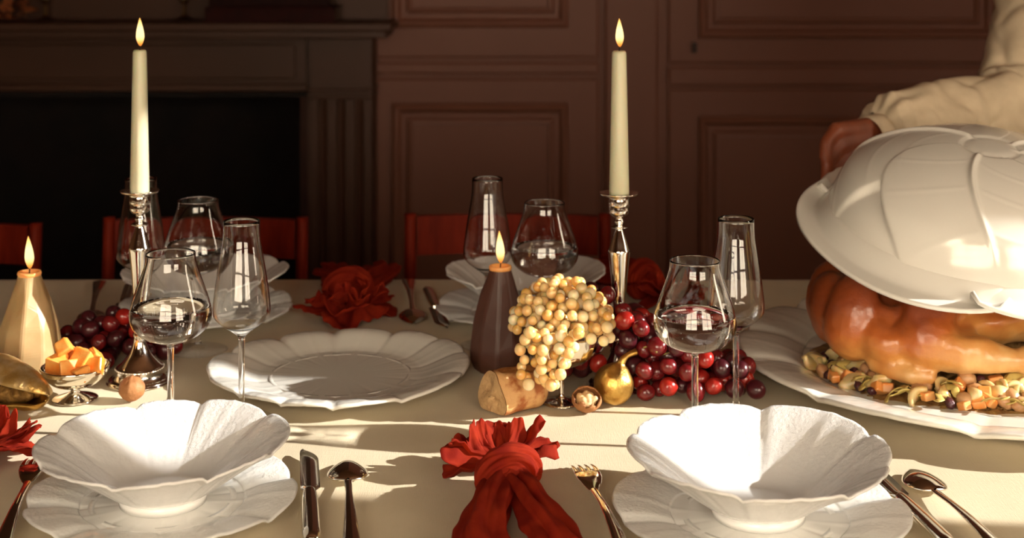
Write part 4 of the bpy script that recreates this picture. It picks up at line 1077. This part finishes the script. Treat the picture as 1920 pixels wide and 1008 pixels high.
hc = V3(.985, 2.185, 1.53)
ell(v, f, hc, (.075, .09, .105), Euler((.45, 0, 0)), 24, 16); ell(v, f, hc+Vector((0, -.045, -.05)), (.05, .045, .055), Euler((.4, 0, 0)))
ell(v, f, hc+Vector((0, -.095, -.02)), (.013, .02, .02), Euler((.5, 0, 0)))
for s in (-1, 1): ell(v, f, hc+Vector((s*.078, .005, -.01)), (.01, .02, .03))
def hand(wr, grip, side):
    """palm beyond the wrist, four fingers closing over the rim, thumb laid along the top"""
    d = (grip-wr).normalized(); ac = Vector((0, side*0.55, .0))+Vector((0, .6, .25)); ac = (ac-d*ac.dot(d)).normalized(); nrm = d.cross(ac).normalized()
    kn = wr+d*.098
    for k in range(4):
        o_ = (k-1.5)*.0225; a = wr+ac*o_*.5+d*.012; limb(v, f, [(a, .0165), (kn+ac*o_, .0128)], 10)
    down = Vector((-.15*side, -.15, -1)).normalized()
    for k, Lf in enumerate((.9, 1.0, .95, .78)):
        o_ = (k-1.5)*.0232; b0 = kn+ac*o_; b1 = b0+(d*.85+down*.3).normalized()*.043*Lf; b2 = b1+(d*.5+down).normalized()*.028*Lf; b3 = b2+(down*.9-d*.35).normalized()*.023*Lf
        limb(v, f, [(b0, .0105), (b1, .0095), (b2, .0085), (b3, .0075)], 10)
    t0 = wr+d*.03-ac*.022; t1 = t0+(d*.6-ac*.6+Vector((0, 0, -.3))).normalized()*.038; t2 = t1+(d*.9-ac*.1+Vector((0, 0, -.35))).normalized()*.03; t3 = t2+(d*.6+Vector((0, 0, -.5))).normalized()*.02
    limb(v, f, [(t0, .0155), (t1, .0125), (t2, .0105), (t3, .009)], 10)
def rimpt(deg, r=.226, z=0): a = math.radians(deg); return LC+LROT @ Vector((r*math.cos(a), r*math.sin(a), z))
hand(wr_r, rimpt(150, .243, .016)-O-BK, -1); hand(wr_l, rimpt(24, .25, .012)-O-BK, 1)
remesh('body', v, f, M['skin'], .0038, 2, pe)
v = []; f = []
ell(v, f, hc+Vector((0, .02, .03)), (.088, .098, .1), Euler((.45, 0, 0)), 24, 16); ell(v, f, hc+Vector((0, .1, .03)), (.05, .05, .05))
v = [(a, b, c) for a, b, c in v]; keep = [q for q in f if not all((Vector(v[i])-hc).y < -.035 and (Vector(v[i])-hc).z < .06 for i in q)]
obj('hair', v, keep, M['hair'], pe)
for s in (-1, 1):
    v = []; f = []; ell(v, f, hc+Vector((s*.03, -.083, .006)), (.012, .009, .008)); e_ = obj('eye', v, f, M['eye'], pe)
    v = []; f = []; ell(v, f, hc+Vector((s*.03, -.0905, .004)), (.005, .003, .005)); obj('iris', v, f, M['iris'], e_)
v = []; f = []; ell(v, f, hc+Vector((0, -.09, -.062)), (.022, .009, .008)); obj('lips', v, f, M['lips'], pe)
def sleeve(sh, el_, wr, seed):
    pts = curve([sh+Vector((0, .03, .02)), sh.lerp(el_, .35), sh.lerp(el_, .75), el_.lerp(wr, .08)+Vector((0, 0, -.004)), el_.lerp(wr, .4), el_.lerp(wr, .72), el_.lerp(wr, .90), el_.lerp(wr, .97)], 20)
    rad = lerp_f([(0, .062), (.12, .07), (.3, .066), (.43, .06), (.5, .054), (.62, .052), (.75, .055), (.85, .058), (.93, .046), (1, .034)])
    def fo(t, a):
        g = ss_(.62, .98, t)
        return 1+.06*g*math.sin(13*a+3*t)+.05*g*math.sin(7*a+seed)+.13*fold_noise(t*7+math.cos(a)*1.1, math.sin(a)*1.3, seed)+.10*(abs(math.sin(7*t+1.0*math.cos(a)+.9*math.sin(2*a)+seed))-.6)+.05*fold_noise(t*16, a*1.2, seed)+.05*math.exp(-((t-.45)/.07)**2)*math.sin(30*t+3*a)
    rs = random.Random(int(seed*10)); cr = [(rs.uniform(.1, .95), rs.uniform(0, TAU), rs.uniform(-.09, .09), rs.uniform(.9, 1.7), rs.uniform(.05, .12)) for _ in range(26)]
    fo0 = fo
    def fo(t, a):
        q = fo0(t, a)
        for t0, a0, sl, wd, dp in cr:
            d = (a-a0+PI) % TAU-PI
            if abs(d) < wd: e = (t-t0-sl*d-.02*math.sin(2*d))/.016; q += -dp*math.exp(-e*e)*(1-(d/wd)**2)+.5*dp*math.exp(-(e-1.9)**2/1.6)*(1-(d/wd)**2)
        return q
    v, f = sweep(pts, rad, rad, 96, up=(.2, .3, 1), fold=fo, cap=False)
    o = obj('sleeve', v, f, M['blouse'], pe); m_ = o.modifiers.new('s', 'SOLIDIFY'); m_.thickness = .0012; m_.offset = 0; m_ = o.modifiers.new('u', 'SUBSURF'); m_.levels = 1; m_.render_levels = 1
    cu = [el_.lerp(wr, .955), el_.lerp(wr, 1.0), el_.lerp(wr, 1.05)]
    v, f = sweep([cu[0], cu[0].lerp(cu[1], .5), cu[1], cu[1].lerp(cu[2], .6), cu[2]], .0335, .0335, 40, up=(.2, .3, 1), fold=lambda t, a: 1+.02*math.sin(3*a)-.12*abs(t-.5)**2, cap=False)
    o = obj('cuff', v, f, M['blouse'], pe); m_ = o.modifiers.new('s', 'SOLIDIFY'); m_.thickness = .002
sleeve(sh_r, el_r, wr_r, 3.3); sleeve(sh_l, el_l, wr_l, 5.1)
v, f = sweep(curve([V3(1.0, 2.5, .93), V3(.995, 2.47, 1.03), V3(1.005, 2.41, 1.15), V3(1.01, 2.36, 1.26), V3(1.012, 2.33, 1.34), V3(1.01, 2.30, 1.39)], 6), lerp_f([(0, .165), (.25, .155), (.6, .185), (.8, .19), (.93, .1), (1, .068)]), lerp_f([(0, .15), (.25, .135), (.6, .15), (.8, .125), (.93, .085), (1, .066)]), 64, up=(0, 1, .2),
             fold=lambda t, a: 1+.025*math.sin(11*a+4*t)+.03*fold_noise(t*4, a, 2), cap=False)
obj('blouse', v, f, M['blouse'], pe)
v, f = sweep([V3(1.0, 2.5, .97), V3(1.0, 2.5, .8), V3(1.0, 2.5, .4), V3(1.0, 2.5, .22)], lerp_f([(0, .16), (.25, .19), (1, .25)]), lerp_f([(0, .145), (.25, .16), (1, .2)]), 64, up=(0, 1, 0), fold=lambda t, a: 1+.04*t*math.sin(14*a), cap=False)
obj('skirt', v, f, M['skirt'], pe)

# glass and water bend the sun onto the cloth
for o in bpy.data.objects:
    if o.name.split('.')[0] in ('bowl_and_stem', 'water'):
        try: o.cycles.is_caustics_caster = True
        except Exception: pass
print('tris', sum(len(o.data.loop_triangles) if o.data.loop_triangles else sum(len(p.vertices)-2 for p in o.data.polygons) for o in bpy.data.objects if o.type == 'MESH'))
